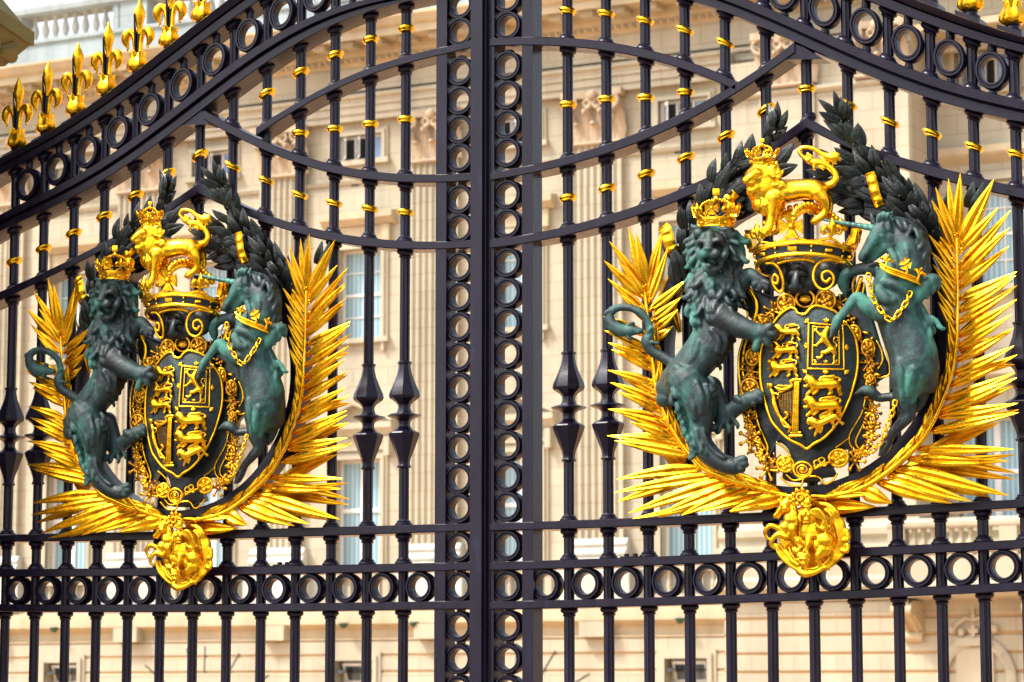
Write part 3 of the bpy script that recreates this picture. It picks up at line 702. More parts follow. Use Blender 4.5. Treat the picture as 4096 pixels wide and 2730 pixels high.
# entablature: architrave, frieze, egg-and-dart, modillions, corona, parapet
ENT = [(FY + .3, 15.16), (FY - .20, 15.16), (FY - .20, 15.33), (FY - .24, 15.335), (FY - .24, 15.52), (FY - .28, 15.525), (FY - .28, 15.68), (FY - .36, 15.74), (FY - .36, 15.80), (FY - .20, 15.83), (FY + .3, 15.83)]
XE = 8.0
mb = MB(); mould(mb, XL, XE, [(y, pz(z, y)) for y, z in ENT]); mb.build('architrave', WALL, pal, False)
mb = MB(); mould(mb, XL, XE, [(FY + .3, 15.83), (FY - .19, 15.83), (FY - .19, 16.42), (FY + .3, 16.42)]); mb.build('frieze', WALL, pal, False)
mb = MB()
mould(mb, XL, XE, [(FY + .3, 16.42), (FY - .24, 16.42), (FY - .26, 16.48), (FY - .30, 16.50), (FY - .40, 16.62), (FY - .42, 16.64), (FY - .42, 16.72), (FY + .3, 16.72)])
k = XL + 8
while k < -8:
    mb.sphere((k, FY - .36, 16.55), (.055, .05, .075), 8, 6); mb.box(k + .082, k + .104, FY - .40, FY - .30, 16.49, 16.62); k += .186
mb.build('egg_moulding', WARM, pal, True, 50)
mb = MB(); mould(mb, XL, XE, [(FY + .3, 16.721), (FY - .46, 16.721), (FY - .46, 16.86), (FY - 1.02, 16.87), (FY - 1.02, 16.84), (FY - 1.08, 16.84), (FY - 1.08, 17.02), (FY - 1.16, 17.06), (FY - 1.26, 17.20), (FY - 1.28, 17.22), (FY - 1.28, 17.28), (FY + .3, 17.34)])
cor = mb.build('cornice', WARM, pal, False)
k = XL + 8.3
while k < -8:
    mb = MB(); mb.box(k - .16, k + .16, FY - .92, FY - .461, 16.735, 16.86); mb.tube([(k - .15, FY - .86, 16.76), (k + .15, FY - .86, 16.76)], .06, 8, round_ends=False); mb.build('modillion', TRIM, cor, False); k += .78
par = MB(); mould(par, XL, XE, [(FY + .4, 17.34), (FY - .40, 17.34), (FY - .40, 17.44), (FY - .26, 17.50), (FY - .26, 18.02), (FY - .32, 18.05), (FY - .32, 18.14), (FY + .4, 18.14)])
pz0 = 18.14
mould(par, XL, XE, [(FY + .30, 18.80), (FY - .30, 18.80), (FY - .36, 18.84), (FY - .36, 18.99), (FY - .22, 19.06), (FY + .22, 19.06), (FY + .36, 18.99), (FY + .36, 18.80)])
def fx(px): return at(px, 120, -FY).x
for a, b_ in ((60, 110), (478, 500), (505, 585), (592, 612)): par.box(fx(a), fx(b_), FY - .28, FY + .28, 18.14, 18.80)
pp_ = par.build('parapet', GREY, pal, False)
gaps = [163, 202, 242, 282, 322, 364, 403, 444, 485]
xs_ = [fx(142)] + [fx(g + 20) for g in gaps[:-1]] + [fx(640 + 41 * k) for k in range(24)]
for x in xs_:
    mb = MB(); mb.box(x - .085, x + .085, FY - .085, FY + .085, 18.14, 18.21); mb.lathe([(.07, .07), (.05, .10), (.075, .17), (.105, .27), (.09, .36), (.055, .47), (.045, .54), (.065, .57), (.05, .60), (.075, .63)], (x, FY, 18.14), 12); mb.box(x - .085, x + .085, FY - .085, FY + .085, 18.765, 18.80)
    mb.build('baluster', PALE, pp_, True, 40)
# small fittings
for px, py in ((220, 2512), (1377, 2507), (2722, 2483), (1660, 2506)):
    p = at(px, py, -FY + .3); mb = MB(); mb.lathe([(.0, -.09), (.06, -.07), (.10, -.01), (.11, .04), (.0, .045)], (p.x, FY - .34, 3.27), 10); mb.build('floodlight', LAMPG, pal)
for px, py in ((1421, 738), (2715, 606)):
    p = at(px, py, -FY); mb = MB(); mb.box(p.x - .10, p.x + .10, FY - .02, FY + .02, p.z - .05, p.z + .05); mb.build('air_vent', DARK, pal, False)
# blind arch heads in the ground storey, joints of their voussoirs
for c in (WC[2], WC[4]):
    mb = MB()
    for a in (-54, -17, 1, 34, 62):
        q = math.radians(a); r0, r1 = 1.05, 1.05 + .62 / max(.6, math.cos(q)); w = .022
        d = Vector((math.sin(q), 0, math.cos(q))); s = Vector((math.cos(q), 0, -math.sin(q)))
        P = [Vector((c, FY - .124, 1.15)) + d * r + s * o for r, o in ((r0, -w), (r0, w), (r1, w), (r1, -w))]
        mb.add(P + [p + Vector((0, .02, 0)) for p in P], [(0, 1, 2, 3), (7, 6, 5, 4), (0, 4, 5, 1), (1, 5, 6, 2), (2, 6, 7, 3), (3, 7, 4, 0)])
    mb.build('arch_joints', JOINT, pal, False)

# corner pavilion, one metre forward of the main front
PY = 43.0; X0, X1 = -14.9, 4.0
pav = MB(); XA, XB = -10.62, -6.9
holed(pav, X0, XA, 5.2, 15.2, PY, []); pav.add([(XA, PY, 5.2), (XA, PY + 1.3, 5.2), (XA, PY + 1.3, 15.6), (XA, PY, 15.6)], [(0, 1, 2, 3)]); pav.add([(X0, PY, 0), (X0, FY, 0), (X0, FY, 15.6), (X0, PY, 15.6)], [(0, 1, 2, 3)])
holed(pav, XB, X1, 5.2, 15.2, PY, []); pav.add([(XB, PY, 5.2), (XB, PY + 1.3, 5.2), (XB, PY + 1.3, 15.6), (XB, PY, 15.6)], [(0, 1, 2, 3)])
H2 = (-9.32, -8.12, 9.95, 12.12); H1 = (-9.72, -8.26, 4.75, 7.25); H3 = (-9.62, -8.42, 14.05, 14.85)
RY = PY + 1.25
def rz(h): k = (RY + 9.156) / (PY + 9.156); return tuple([7.257 + (v - 7.257) * k for v in h[:2]] + [pz(v, RY) / 1.0 if False else 1.65 + (v - 1.65) * k for v in h[2:]])
H1, H2, H3 = rz(H1), rz(H2), rz(H3)
holed(pav, XA, XB, 4.5, 15.6, RY, [H1, H2, H3], .3)
pv = pav.build('pavilion_wall', WALL, pal, False)
for h, kd, pm in ((H1, 'tall', PANE), (H2, 'mid', PANE), (H3, 'small', PANE)): window(h, kd, pal, RY + .22, pm)
mb = MB(); mb.box(XA + .003, XB - .003, PY + .02, RY - .003, 15.45, 15.60); mb.build('recess_soffit', WARM, pal, False); mb = MB(); mould(mb, XA + .003, XB - .003, [(RY, 8.05), (RY - .30, 8.2), (RY - .34, 8.25), (RY - .34, 8.4), (RY, 8.45)]); mb.build('recess_cornice', WARM, pal, False); mb = MB(); mould(mb, XA + .003, XB - .003, [(RY, 12.75), (RY - .22, 12.9), (RY - .26, 12.95), (RY - .26, 13.1), (RY, 13.15)]); mb.build('recess_cornice', WARM, pal, False)
for x, hw in ((-13.35, .60), (-11.25, .55)): capital(x, PY - .12, 14.55, 15.72, hw, pal)
mb = MB(); mould(mb, X0 - .05, XA + .1, [(PY + .1, 14.38), (PY - .06, 14.38), (PY - .12, 14.44), (PY - .12, 14.50), (PY, 14.54), (PY + .1, 14.54)])
mb.box(-14.0, -12.75, PY - .06, PY, 5.4, 14.37); mb.box(-11.85, -10.66, PY - .05, PY, 5.4, 14.37)
mb.build('pavilion_pier', WALL, pal, False)
zs = [0] + [2.13 - .38 * k for k in range(5, -1, -1)] + [2.51, 2.89, 3.24, 3.60]
mb = MB(); jn = MB()
for za, zb in zip(zs, zs[1:]):
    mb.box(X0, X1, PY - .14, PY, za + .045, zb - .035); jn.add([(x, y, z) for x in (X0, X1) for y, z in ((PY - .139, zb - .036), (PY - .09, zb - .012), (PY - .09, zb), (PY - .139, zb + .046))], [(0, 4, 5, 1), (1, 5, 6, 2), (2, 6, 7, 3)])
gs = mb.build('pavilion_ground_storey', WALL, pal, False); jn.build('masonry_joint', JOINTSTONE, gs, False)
mb = MB(); mould(mb, X0 - .1, X1, [(PY + .1, 3.60), (PY - .18, 3.60), (PY - .22, 3.70), (PY - .42, 3.86), (PY - .42, 4.02), (PY - .30, 4.10), (PY - .30, 4.55), (PY - .36, 4.60), (PY - .36, 4.70), (PY - .14, 4.74), (PY - .14, 4.86), (PY - .22, 4.95), (PY - .22, 5.08), (PY - .04, 5.24), (PY + .1, 5.24)])
mb.build('pavilion_string_course', TRIM, pal, False)
# balcony on consoles
bx0, bx1 = -11.05, -6.5
mb = MB(); mould(mb, bx0, bx1, [(PY, 3.55), (PY - .95, 3.62), (PY - 1.05, 3.70), (PY - 1.05, 3.86), (PY - 1.00, 3.92), (PY, 3.92)]); mould(mb, bx0 + .1, bx1, [(PY - .72, 4.98), (PY - 1.02, 4.98), (PY - 1.04, 5.02), (PY - 1.04, 5.10), (PY - .72, 5.12)]); mould(mb, bx0 + .1, bx1, [(PY - .74, 3.93), (PY - 1.0, 3.93), (PY - 1.0, 4.42), (PY - .74, 4.42)])
for x in (bx0 + .28, -8.45): mb.box(x - .18, x + .18, PY - 1.02, PY - .72, 4.42, 4.98)
bal = mb.build('balcony', TRIM, pal, False)
for k in range(9):
    x = bx0 + .62 + .195 * k
    mb = MB(); mb.lathe([(.06, 0), (.06, .05), (.04, .08), (.085, .20), (.065, .32), (.038, .42), (.06, .48), (.06, .56)], (x, PY - .87, 4.42), 10); mb.build('baluster', TRIM, bal)
for x in (-10.72, -8.02):
    mb = MB(); pts = spline([(x, PY - .86, 3.50), (x, PY - .92, 3.36), (x, PY - .72, 3.24), (x, PY - .42, 3.10), (x, PY - .22, 2.92), (x, PY - .24, 2.80), (x, PY - .12, 2.78)], 5)
    mb.add([(x + s * .20, y, z) for p in pts for s, y, z in ((-1, p[1], p[2]), (1, p[1], p[2]))], [(2 * i, 2 * i + 1, 2 * i + 3, 2 * i + 2) for i in range(len(pts) - 1)])
    for s in (-1, 1):
        poly = [(p[1], p[2]) for p in pts] + [(PY, 2.78), (PY, 3.55), (PY - .86, 3.55)]
        mb.add([(x + s * .20, a, b_) for a, b_ in poly], [tuple(range(len(poly)))])
        mb.tube([(x + s * .1, p[1] - .01, p[2]) for p in pts], .05, 6)
    for z, y in ((3.36, PY - .92), (2.84, PY - .26)): mb.tube([(x - .21, y + .05, z), (x + .21, y + .05, z)], .11, 10, round_ends=False)
    mb.build('console', WARM, pal, True, 40)
# carved royal arms under the balcony: crown, oval strap with letters, shield
cxA, czA = -9.42, 1.95
mb = MB(); y0 = PY - .16
mb.box(cxA - .42, cxA + .36, y0 - .04, y0 + .05, 1.3, 2.62); mb.box(cxA - .40, cxA + .34, y0 - .12, y0, 2.64, 2.80)
for s in (-1, 1):
    mb.tube([(cxA - .03 + s * .42, y0 - .06, 2.92), (cxA - .03 + s * .34, y0 - .09, 3.08), (cxA - .03 + s * .15, y0 - .10, 3.20), (cxA - .03, y0 - .10, 3.16)], .035, 6)
    for q in (.45, .25): mb.sphere((cxA - .03 + s * q, y0 - .08, 2.92 + (.06 if q > .4 else 0)), (.07, .06, .09), 8, 6)
mb.box(cxA - .07, cxA + .01, y0 - .12, y0, 2.82, 3.05); mb.box(cxA - .13, cxA + .07, y0 - .121, y0, 2.90, 2.98); mb.sphere((cxA - .03, y0 - .08, 3.24), .055, 8, 6); mb.box(cxA - .05, cxA - .01, y0 - .1, y0, 3.28, 3.40)
arms = mb.build('carved_arms', TRIM, pal, True, 40)
mb = MB(); n = 40; vs = []
for i in range(n):
    a = 2 * PI * i / n
    for r, y in ((.62, y0 + .05), (.62, y0 - .05), (.645, y0 - .07), (.795, y0 - .07), (.82, y0 - .05), (.82, y0 + .05)): vs.append((cxA + r * 1.0 * math.cos(a), y, czA + r * 1.12 * math.sin(a)))
mb.add(vs, [(i * 6 + j, ((i + 1) % n) * 6 + j, ((i + 1) % n) * 6 + j + 1, i * 6 + j + 1) for i in range(n) for j in range(5)])
st_ = mb.build('strap', TRIM, arms, True, 40)
def text_mesh(name, s, size, depth, m, parent, place):
    cu = bpy.data.curves.new(name, 'FONT'); cu.body = s; cu.size = size; cu.extrude = depth; cu.align_x = 'CENTER'; cu.align_y = 'CENTER'
    to = bpy.data.objects.new(name, cu); COL.objects.link(to); dg = bpy.context.evaluated_depsgraph_get(); me = bpy.data.meshes.new_from_object(to.evaluated_get(dg)); bpy.data.objects.remove(to)
    V = [place(v.co) for v in me.vertices]; F = [tuple(p.vertices) for p in me.polygons]; bpy.data.meshes.remove(me)
    mb = MB(); mb.add(V, F); return V, F
LT = MB()
for i, ch in enumerate('MALYPENSE'):                                # right-hand run of the carved motto strap
    a = math.radians(78 - 20 * i)
    def place(co, a=a):
        r = .72 + co.y; q = a - co.x / .72
        return (cxA + r * math.cos(q), y0 - .072 - co.z, czA + r * 1.12 * math.sin(q))
    V, F = text_mesh('letter', ch, .13, .012, TRIM, None, place); LT.add(V, F)
LT.build('motto_letters', TRIM, arms, False)

# ------------------------------------------------------------------ stone gate pier, top left
pr = empty('gate_pier', (-.55, .25, 0), 'mossy stone gate pier with a coffered cornice at the top left corner', 'pier')
def pier_piece(name, hw, z0, z1, y_in=0, hw2=None):
    mb = MB(); q = math.radians(-17); hw2 = hw2 or hw
    c0 = PIERC
    def P(u, v, z): return (c0.x + u * math.cos(q) - v * math.sin(-q) * -1 * -1, c0.y + v * math.cos(q) + u * math.sin(-q), z)
    mb.add([P(s * h, t_ * h, z) for z, h in ((z0, hw), (z1, hw2)) for s, t_ in ((-1, -1), (1, -1), (1, 1), (-1, 1))], [(3, 2, 1, 0), (4, 5, 6, 7), (0, 1, 5, 4), (1, 2, 6, 5), (2, 3, 7, 6), (3, 0, 4, 7)])
    return mb, P
_tip = at(137, 172, -.35)
q = math.radians(-17)
PIERC = Vector((_tip.x, _tip.y, 0)) - (Vector((math.cos(q), -math.sin(q), 0)) * .60 + Vector((math.sin(q), math.cos(q), 0)) * .60)
PIERC.z = 0
zt = _tip.z
def pier_box(name, hw, z0, z1, hw2=None, m=PIERM):
    mb = MB(); ex = Vector((math.cos(q), -math.sin(q), 0)); ey = Vector((math.sin(q), math.cos(q), 0)); hw2 = hw2 or hw
    mb.add([PIERC + ex * (s * h) + ey * (t_ * h) + Vector((0, 0, z)) for z, h in ((z0, hw), (z1, hw2)) for s, t_ in ((-1, -1), (1, -1), (1, 1), (-1, 1))], [(3, 2, 1, 0), (4, 5, 6, 7), (0, 1, 5, 4), (1, 2, 6, 5), (2, 3, 7, 6), (3, 0, 4, 7)])
    return mb.build(name, m, pr, False)
pier_box('pier_shaft', .36, 0, zt - .20)
pier_box('neck_moulding', .43, zt - .20, zt - .13, .45)
cn = pier_box('cornice', .50, zt - .13, zt - .015, .585)
pier_box('corona', .60, zt - .014, zt + .05, .60)
pier_box('cap_slope', .58, zt + .0505, zt + .30, .40)
for k in range(5):
    mb = MB(); ex = Vector((math.cos(q), -math.sin(q), 0)); ey = Vector((math.sin(q), math.cos(q), 0)); c = PIERC + ex * .535 + ey * (-.42 + .21 * k) + Vector((0, 0, zt - .07))
    mb.tube([c - ey * .07 + Vector((0, 0, -.02)), c + ex * .012 + Vector((0, 0, .0)), c + ey * .07 + Vector((0, 0, -.02))], [.03, .045, .03], 8); mb.build('coffer_block', PIERM, cn, True)
# ------------------------------------------------------------------ coat of arms: modelled in drawing units
# a drawing point is (px, py, w): photo pixel on the right-hand arms and depth in front of the gate, 1065 units to the metre
KW = 1 / 1065.0
def W3D(p): return at(p[0], p[1], p[2] * KW)
class Cv:
    """tracing sheet: origin, magnification and base depth"""
    def __init__(s, ox, oy, sc, w0=0): s.ox, s.oy, s.sc, s.w0 = ox, oy, sc, w0
    def __call__(s, X, Y, w=0): return (s.ox + X / s.sc, s.oy + Y / s.sc, s.w0 + w / s.sc)
A_ = Cv(2400, 300, 2.24, 100); D_ = Cv(2400, 900, 2.24, 90); E_ = Cv(2400, 1500, 2.24, 90); C_ = Cv(3200, 600, 2.24, 90); F_ = Cv(3072, 1366, 2.296, 90); M_ = Cv(2900, 1900, 2.1333, 20)

class Sk(MB):
    """clay: chains and lumps that are fused into one skin"""
    def chain(s, cv, pts, n=12, k=6, flat=1.0):
        n = max(n, 24) if max(p[3] for p in pts) > 50 else n
        q = spline(pts, k) if len(pts) > 2 else [np.array(p, float) for p in pts]
        s.tube([cv(*p[:3]) for p in q], [max(.8, p[3] / cv.sc) for p in q], n, flat=flat, up=(0, 0, 1) if flat != 1 else None); return s
    def lump(s, cv, X, Y, w, rx, ry=None, rw=None):
        ry = rx if ry is None else ry; rw = min(rx, ry) if rw is None else rw
        return s.sphere(cv(X, Y, w), (rx / cv.sc, ry / cv.sc, rw / cv.sc), 28, 18)
    def curl(s, cv, X, Y, w, ang, ln, r, turn, dw=0):
        """lock of hair: runs off at ang (degrees, 90 = down) and rolls up at the end"""
        a = math.radians(ang); x, y = X, Y; pts = []; n = 14
        for i in range(n):
            t_ = i / (n - 1); pts.append((x, y, w + dw * math.sin(PI * t_), r * (.72 + .5 * t_ - 1.0 * t_ ** 2.2) + 1.5))
            st = ln / n * (1.25 - .75 * t_); x += st * math.cos(a); y += st * math.sin(a); a += turn * (t_ ** 1.5) * 8.0 / n
        return s.chain(cv, pts, 8, 1)
    def fuse(s, name, m, parent, voxel=.0045, smooth=3, post=None):
        me = bpy.data.meshes.new(name); me.from_pydata([W3D(p) for p in s.v], [], s.f); me.update(); fix_normals(me)
        o = bpy.data.objects.new(name, me); COL.objects.link(o)
        r = o.modifiers.new('r', 'REMESH'); r.mode = 'VOXEL'; r.voxel_size = voxel; r.use_smooth_shade = True
        if smooth: q = o.modifiers.new('s', 'SMOOTH'); q.factor = .5; q.iterations = smooth
        dg = bpy.context.evaluated_depsgraph_get(); me2 = bpy.data.meshes.new_from_object(o.evaluated_get(dg)); bpy.data.objects.remove(o); bpy.data.meshes.remove(me)
        off = parent_loc(parent); n = len(me2.vertices); co = np.empty(n * 3, np.float32); me2.vertices.foreach_get('co', co)
        co = co.reshape(-1, 3) - np.array(off, np.float32); me2.vertices.foreach_set('co', co.ravel()); me2.update()
        me2.name = name; me2.materials.clear(); me2.materials.append(m); me2.shade_smooth()
        return link(name, me2, parent)
    def hard(s, name, m, parent, angle=50):
        mb = MB(); mb.v = [W3D(p) for p in s.v]; mb.f = s.f; return mb.build(name, m, parent, True, angle)

# ---- leaf blades
def blade(mb, b, t_, wd, bend=0.0, w0=60, w1=70, ridge=.5, shape='palm', arch=12, n=12):
    b = np.array(b, float); t_ = np.array(t_, float); d = t_ - b; L = math.hypot(*d); u = d / L; nrm = np.array([-u[1], u[0]])
    if shape == 'palm': prof = [(-1, 0), (-.80, .30), (-.46, .52), (-.16, .24), (0, .0), (.16, .24), (.46, .52), (.80, .30), (1, 0)]
    else: prof = [(-1, .0), (-.55, .28), (-.10, .15), (0, .38), (.10, .15), (.55, .28), (1, .0)]
    k = len(prof); vs = []
    for i in range(n + 1):
        s = i / n
        if shape == 'palm': wdt = wd * (.42 + .58 * min(1, s / .30) ** .8) * (1 - max(0, (s - .32) / .68) ** 1.5) + .9
        else: wdt = wd * math.sin(PI * min(1, .10 + .90 * s) ** .85) ** .8 * (1 - .15 * s) + .5
        c = b + d * s + nrm * bend * math.sin(PI * s * .9); w = w0 + (w1 - w0) * s + arch * math.sin(PI * s)
        for a, h in prof: vs.append((c[0] + nrm[0] * a * wdt, c[1] + nrm[1] * a * wdt, w + h * ridge * wdt))
        vs.append((c[0], c[1], w - .25 * wdt - 1.2))
    K = k + 1; fs = []
    for i in range(n):
        for j in range(K): fs.append((i * K + j, i * K + (j + 1) % K, (i + 1) * K + (j + 1) % K, (i + 1) * K + j))
    fs += [tuple(range(K))[::-1], tuple(n * K + j for j in range(K))]
    mb.add(vs, fs)

ORIG = at(3215, 1370, .06)
arms_r = empty('coat_of_arms', ORIG, 'gilded coat of arms on the right gate leaf, the larger of the two', 'coat of arms', 'coats of arms on the gate')

# ---- palm branches
def palm(stem, pairs_out, pairs_in, back, sr=11):
    root = None; mb = Sk()
    st = spline(stem, 5); sn = np.array([p[:2] for p in st]); cc = np.array((3215., 1370.)); pin = []
    for i, (b, t_, wd) in enumerate(pairs_in):                     # lower inner blades lie close along the stem
        if b[1] > 1370:
            j = int(np.argmin(np.hypot(*(sn - np.array(b)).T))); j2 = max(0, j - 5); d = sn[j2] - sn[j]; d = d / np.linalg.norm(d); v = cc - sn[j]; v = v / np.linalg.norm(v)
            for k in range(2): pin.append((tuple(sn[min(len(sn) - 1, j + k * 1)]), tuple(sn[j] + d * (112 - 18 * k) + v * (36 - 14 * k)), wd * 1.15))
        else: pin.append((b, t_, wd))
    pairs_in = pin
    mb.tube([(p[0], p[1], 72 + 14 * math.sin(PI * i / (len(st) - 1))) for i, p in enumerate(st)], [sr * (.55 + .75 * i / len(st)) for i in range(len(st))], 10)
    root = mb.hard('palm_branch', GOLD, arms_r)
    lf = Sk(); rnd = random.Random(3)
    for i, (b, t_, wd) in enumerate(pairs_out):
        if b[0] > 3700 and b[1] < 1600 and i > 1: b = (b[0] - max(0, b[1] - 1400) * .12, b[1] + 58)
        blade(lf, b, t_, wd * 1.3, rnd.uniform(-5, 5) + (wd * .15), 66, 92 + rnd.uniform(-16, 22), .62, arch=14)
    for i, (b, t_, wd) in enumerate(pairs_in): blade(lf, b, t_, wd * 1.35, rnd.uniform(-4, 4), 66, 84 + rnd.uniform(-14, 14), .62, arch=10)
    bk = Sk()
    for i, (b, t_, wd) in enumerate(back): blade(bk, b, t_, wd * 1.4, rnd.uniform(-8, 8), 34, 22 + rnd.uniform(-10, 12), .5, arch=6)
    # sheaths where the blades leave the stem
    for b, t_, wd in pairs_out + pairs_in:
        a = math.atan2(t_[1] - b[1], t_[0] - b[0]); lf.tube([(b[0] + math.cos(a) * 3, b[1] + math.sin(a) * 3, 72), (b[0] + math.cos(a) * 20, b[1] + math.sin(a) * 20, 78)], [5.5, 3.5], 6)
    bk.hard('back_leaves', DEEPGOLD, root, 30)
    lf.hard('leaves', GOLD, root, 30)
    return root
R_STEM = [(3826, 955), (3828, 1060), (3829, 1180), (3828, 1290), (3825, 1366), (3808, 1484), (3786, 1553), (3743, 1662), (3695, 1749), (3651, 1802), (3599, 1849), (3507, 1919), (3420, 1963), (3303, 1990), (3240, 1996)]
R_OUT = [((3838, 985), (3975, 718), 25), ((3832, 1010), (3992, 832), 17), ((3832, 1020), (4041, 843), 18), ((3831, 1058), (4041, 912), 17), ((3830, 1098), (4035, 986), 17), ((3830, 1140), (4066, 1085), 17),
         ((3830, 1190), (4062, 1102), 16), ((3832, 1235), (4068, 1142), 17), ((3830, 1290), (4066, 1198), 17), ((3828, 1335), (4048, 1258), 16), ((3826, 1388), (4056, 1310), 16), ((3818, 1440), (4056, 1383), 17), ((3810, 1488), (4069, 1420), 17),
         ((3797, 1540), (4060, 1490), 16), ((3782, 1590), (4067, 1510), 17), ((3756, 1667), (4072, 1612), 18), ((3725, 1727), (4074, 1650), 18), ((3669, 1797), (4056, 1797), 18), ((3630, 1836), (4039, 1843), 18), ((3584, 1873), (4039, 1984), 25), ((3551, 1900), (3887, 2004), 23), ((3510, 1926), (3808, 2013), 22), ((3440, 1955), (3570, 2012), 26)]
R_IN = [((3822, 962), (3794, 714), 15), ((3826, 955), (3841, 694), 17), ((3819, 985), (3742, 750), 15), ((3816, 1005), (3726, 801), 15), ((3819, 1050), (3709, 897), 15), ((3821, 1100), (3714, 940), 14), ((3822, 1140), (3725, 1010), 13), ((3823, 1185), (3732, 1060), 13), ((3823, 1230), (3742, 1104), 13), ((3822, 1280), (3748, 1160), 12),
        ((3818, 1330), (3752, 1210), 12), ((3813, 1385), (3757, 1280), 12), ((3805, 1440), (3757, 1340), 11), ((3796, 1490), (3752, 1400), 11), ((3780, 1550), (3745, 1450), 11), ((3760, 1610), (3735, 1520), 11), ((3735, 1668), (3718, 1580), 11), ((3702, 1730), (3703, 1625), 12), ((3655, 1790), (3676, 1680), 11), ((3600, 1840), (3622, 1745), 11), ((3540, 1890), (3560, 1800), 11), ((3460, 1935), (3500, 1850), 12), ((3380, 1968), (3420, 1895), 12), ((3320, 1985), (3350, 1930), 10)]
R_BACK = [((3850, 1060), (4010, 930), 15), ((3850, 1120), (4005, 1010), 15), ((3845, 1230), (4020, 1130), 15), ((3845, 1330), (4040, 1230), 15), ((3840, 1410), (4040, 1330), 15), ((3830, 1500), (4060, 1460), 15), ((3800, 1640), (4052, 1545), 18), ((3760, 1730), (4075, 1640), 18), ((3720, 1800), (4000, 1690), 20), ((3690, 1820), (4067, 1895), 17), ((3650, 1850), (4063, 1917), 17), ((3700, 1860), (4065, 1819), 14), ((3620, 1900), (3960, 1990), 22), ((3580, 1700), (3720, 1800), 0.1), ((3660, 1850), (3830, 1800), 26), ((3600, 1890), (3800, 1860), 28), ((3560, 1930), (3760, 1960), 28)]
palm(R_STEM, R_OUT, R_IN, [q for q in R_BACK if q[2] > 1])
L_STEM = [(2580, 1172), (2585, 1230), (2592, 1300), (2601, 1380), (2612, 1450), (2622, 1540), (2650, 1630), (2677, 1696), (2713, 1758), (2753, 1812), (2815, 1876), (2887, 1906), (2958, 1932), (3070, 1964), (3159, 1985), (3200, 1992)]
L_OUT = [((2578, 1168), (2514, 906), 17), ((2586, 1160), (2543, 932), 19), ((2575, 1158), (2436, 966), 16), ((2573, 1188), (2416, 1042), 17), ((2578, 1240), (2431, 1116), 14), ((2580, 1200), (2470, 1045), 13), ((2586, 1290), (2470, 1170), 11), ((2592, 1345), (2413, 1268), 14), ((2600, 1404), (2417, 1324), 15), ((2607, 1440), (2431, 1373), 15), ((2614, 1480), (2445, 1400), 14), ((2620, 1540), (2431, 1484), 15), ((2628, 1580), (2452, 1482), 13), ((2642, 1620), (2440, 1533), 16), ((2652, 1650), (2470, 1570), 14),
         ((2664, 1682), (2433, 1640), 15), ((2690, 1725), (2467, 1648), 18), ((2708, 1762), (2520, 1690), 16), ((2728, 1790), (2429, 1746), 18), ((2756, 1822), (2458, 1763), 18), ((2806, 1876), (2467, 1921), 21), ((2860, 1904), (2456, 1973), 20), ((2930, 1918), (2514, 2054), 23), ((2960, 1938), (2628, 2063), 21), ((3005, 1950), (2726, 2063), 24), ((3080, 1972), (2800, 2050), 20), ((3150, 1992), (2918, 2048), 25)]
L_IN = [((2592, 1190), (2648, 938), 15), ((2595, 1215), (2672, 986), 14), ((2594, 1245), (2744, 1119), 14), ((2600, 1290), (2728, 1186), 14), ((2606, 1330), (2710, 1240), 13), ((2610, 1370), (2692, 1306), 13), ((2612, 1410), (2698, 1330), 13), ((2618, 1450), (2695, 1382), 13), ((2624, 1500), (2696, 1440), 12), ((2636, 1560), (2690, 1480), 12), ((2655, 1620), (2690, 1530), 12), ((2680, 1680), (2712, 1590), 12), ((2705, 1735), (2722, 1650), 13), ((2745, 1790), (2740, 1700), 13), ((2790, 1840), (2765, 1760), 13), ((2840, 1880), (2800, 1800), 13), ((2890, 1900), (2880, 1830), 13), ((2980, 1930), (2925, 1850), 15), ((3050, 1952), (2990, 1880), 15), ((3120, 1968), (3060, 1915), 13)]
L_BACK = [((2620, 1260), (2720, 1010), 13), ((2625, 1330), (2735, 1150), 13), ((2650, 1500), (2520, 1590), 13), ((2700, 1760), (2485, 1741), 12), ((2740, 1850), (2640, 1790), 26), ((2800, 1900), (2700, 1930), 26), ((2780, 1900), (2469, 2007), 18), ((2900, 1960), (2640, 2070), 18), ((2950, 1990), (2530, 2075), 14), ((2720, 1330), (2640, 1100), 13), ((2600, 1100), (2660, 900), 13)]
palm(L_STEM, L_OUT, L_IN, L_BACK, 10)
# butt ends of the two stems meeting at the knot, with the binding
mb = Sk(); mb.tube([M_(380, 165, 120), M_(560, 185, 130), M_(850, 190, 130), M_(1000, 165, 120)], [9, 11, 12, 11], 12); mb.tube([M_(845, 195, 130), M_(862, 193, 130)], [15.5, 15.5], 12, round_ends=False)
blade(mb, M_(440, 225)[:2], M_(42, 322)[:2], 22, 4, 50, 66, .5, arch=10); blade(mb, M_(800, 255)[:2], M_(1290, 270)[:2], 33, 2, 44, 50, .45, arch=14); blade(mb, M_(850, 180)[:2], M_(1270, 165)[:2], 17, -2, 78, 80, .6, arch=6)
mb.hard('stem_binding', GOLD, arms_r, 35)

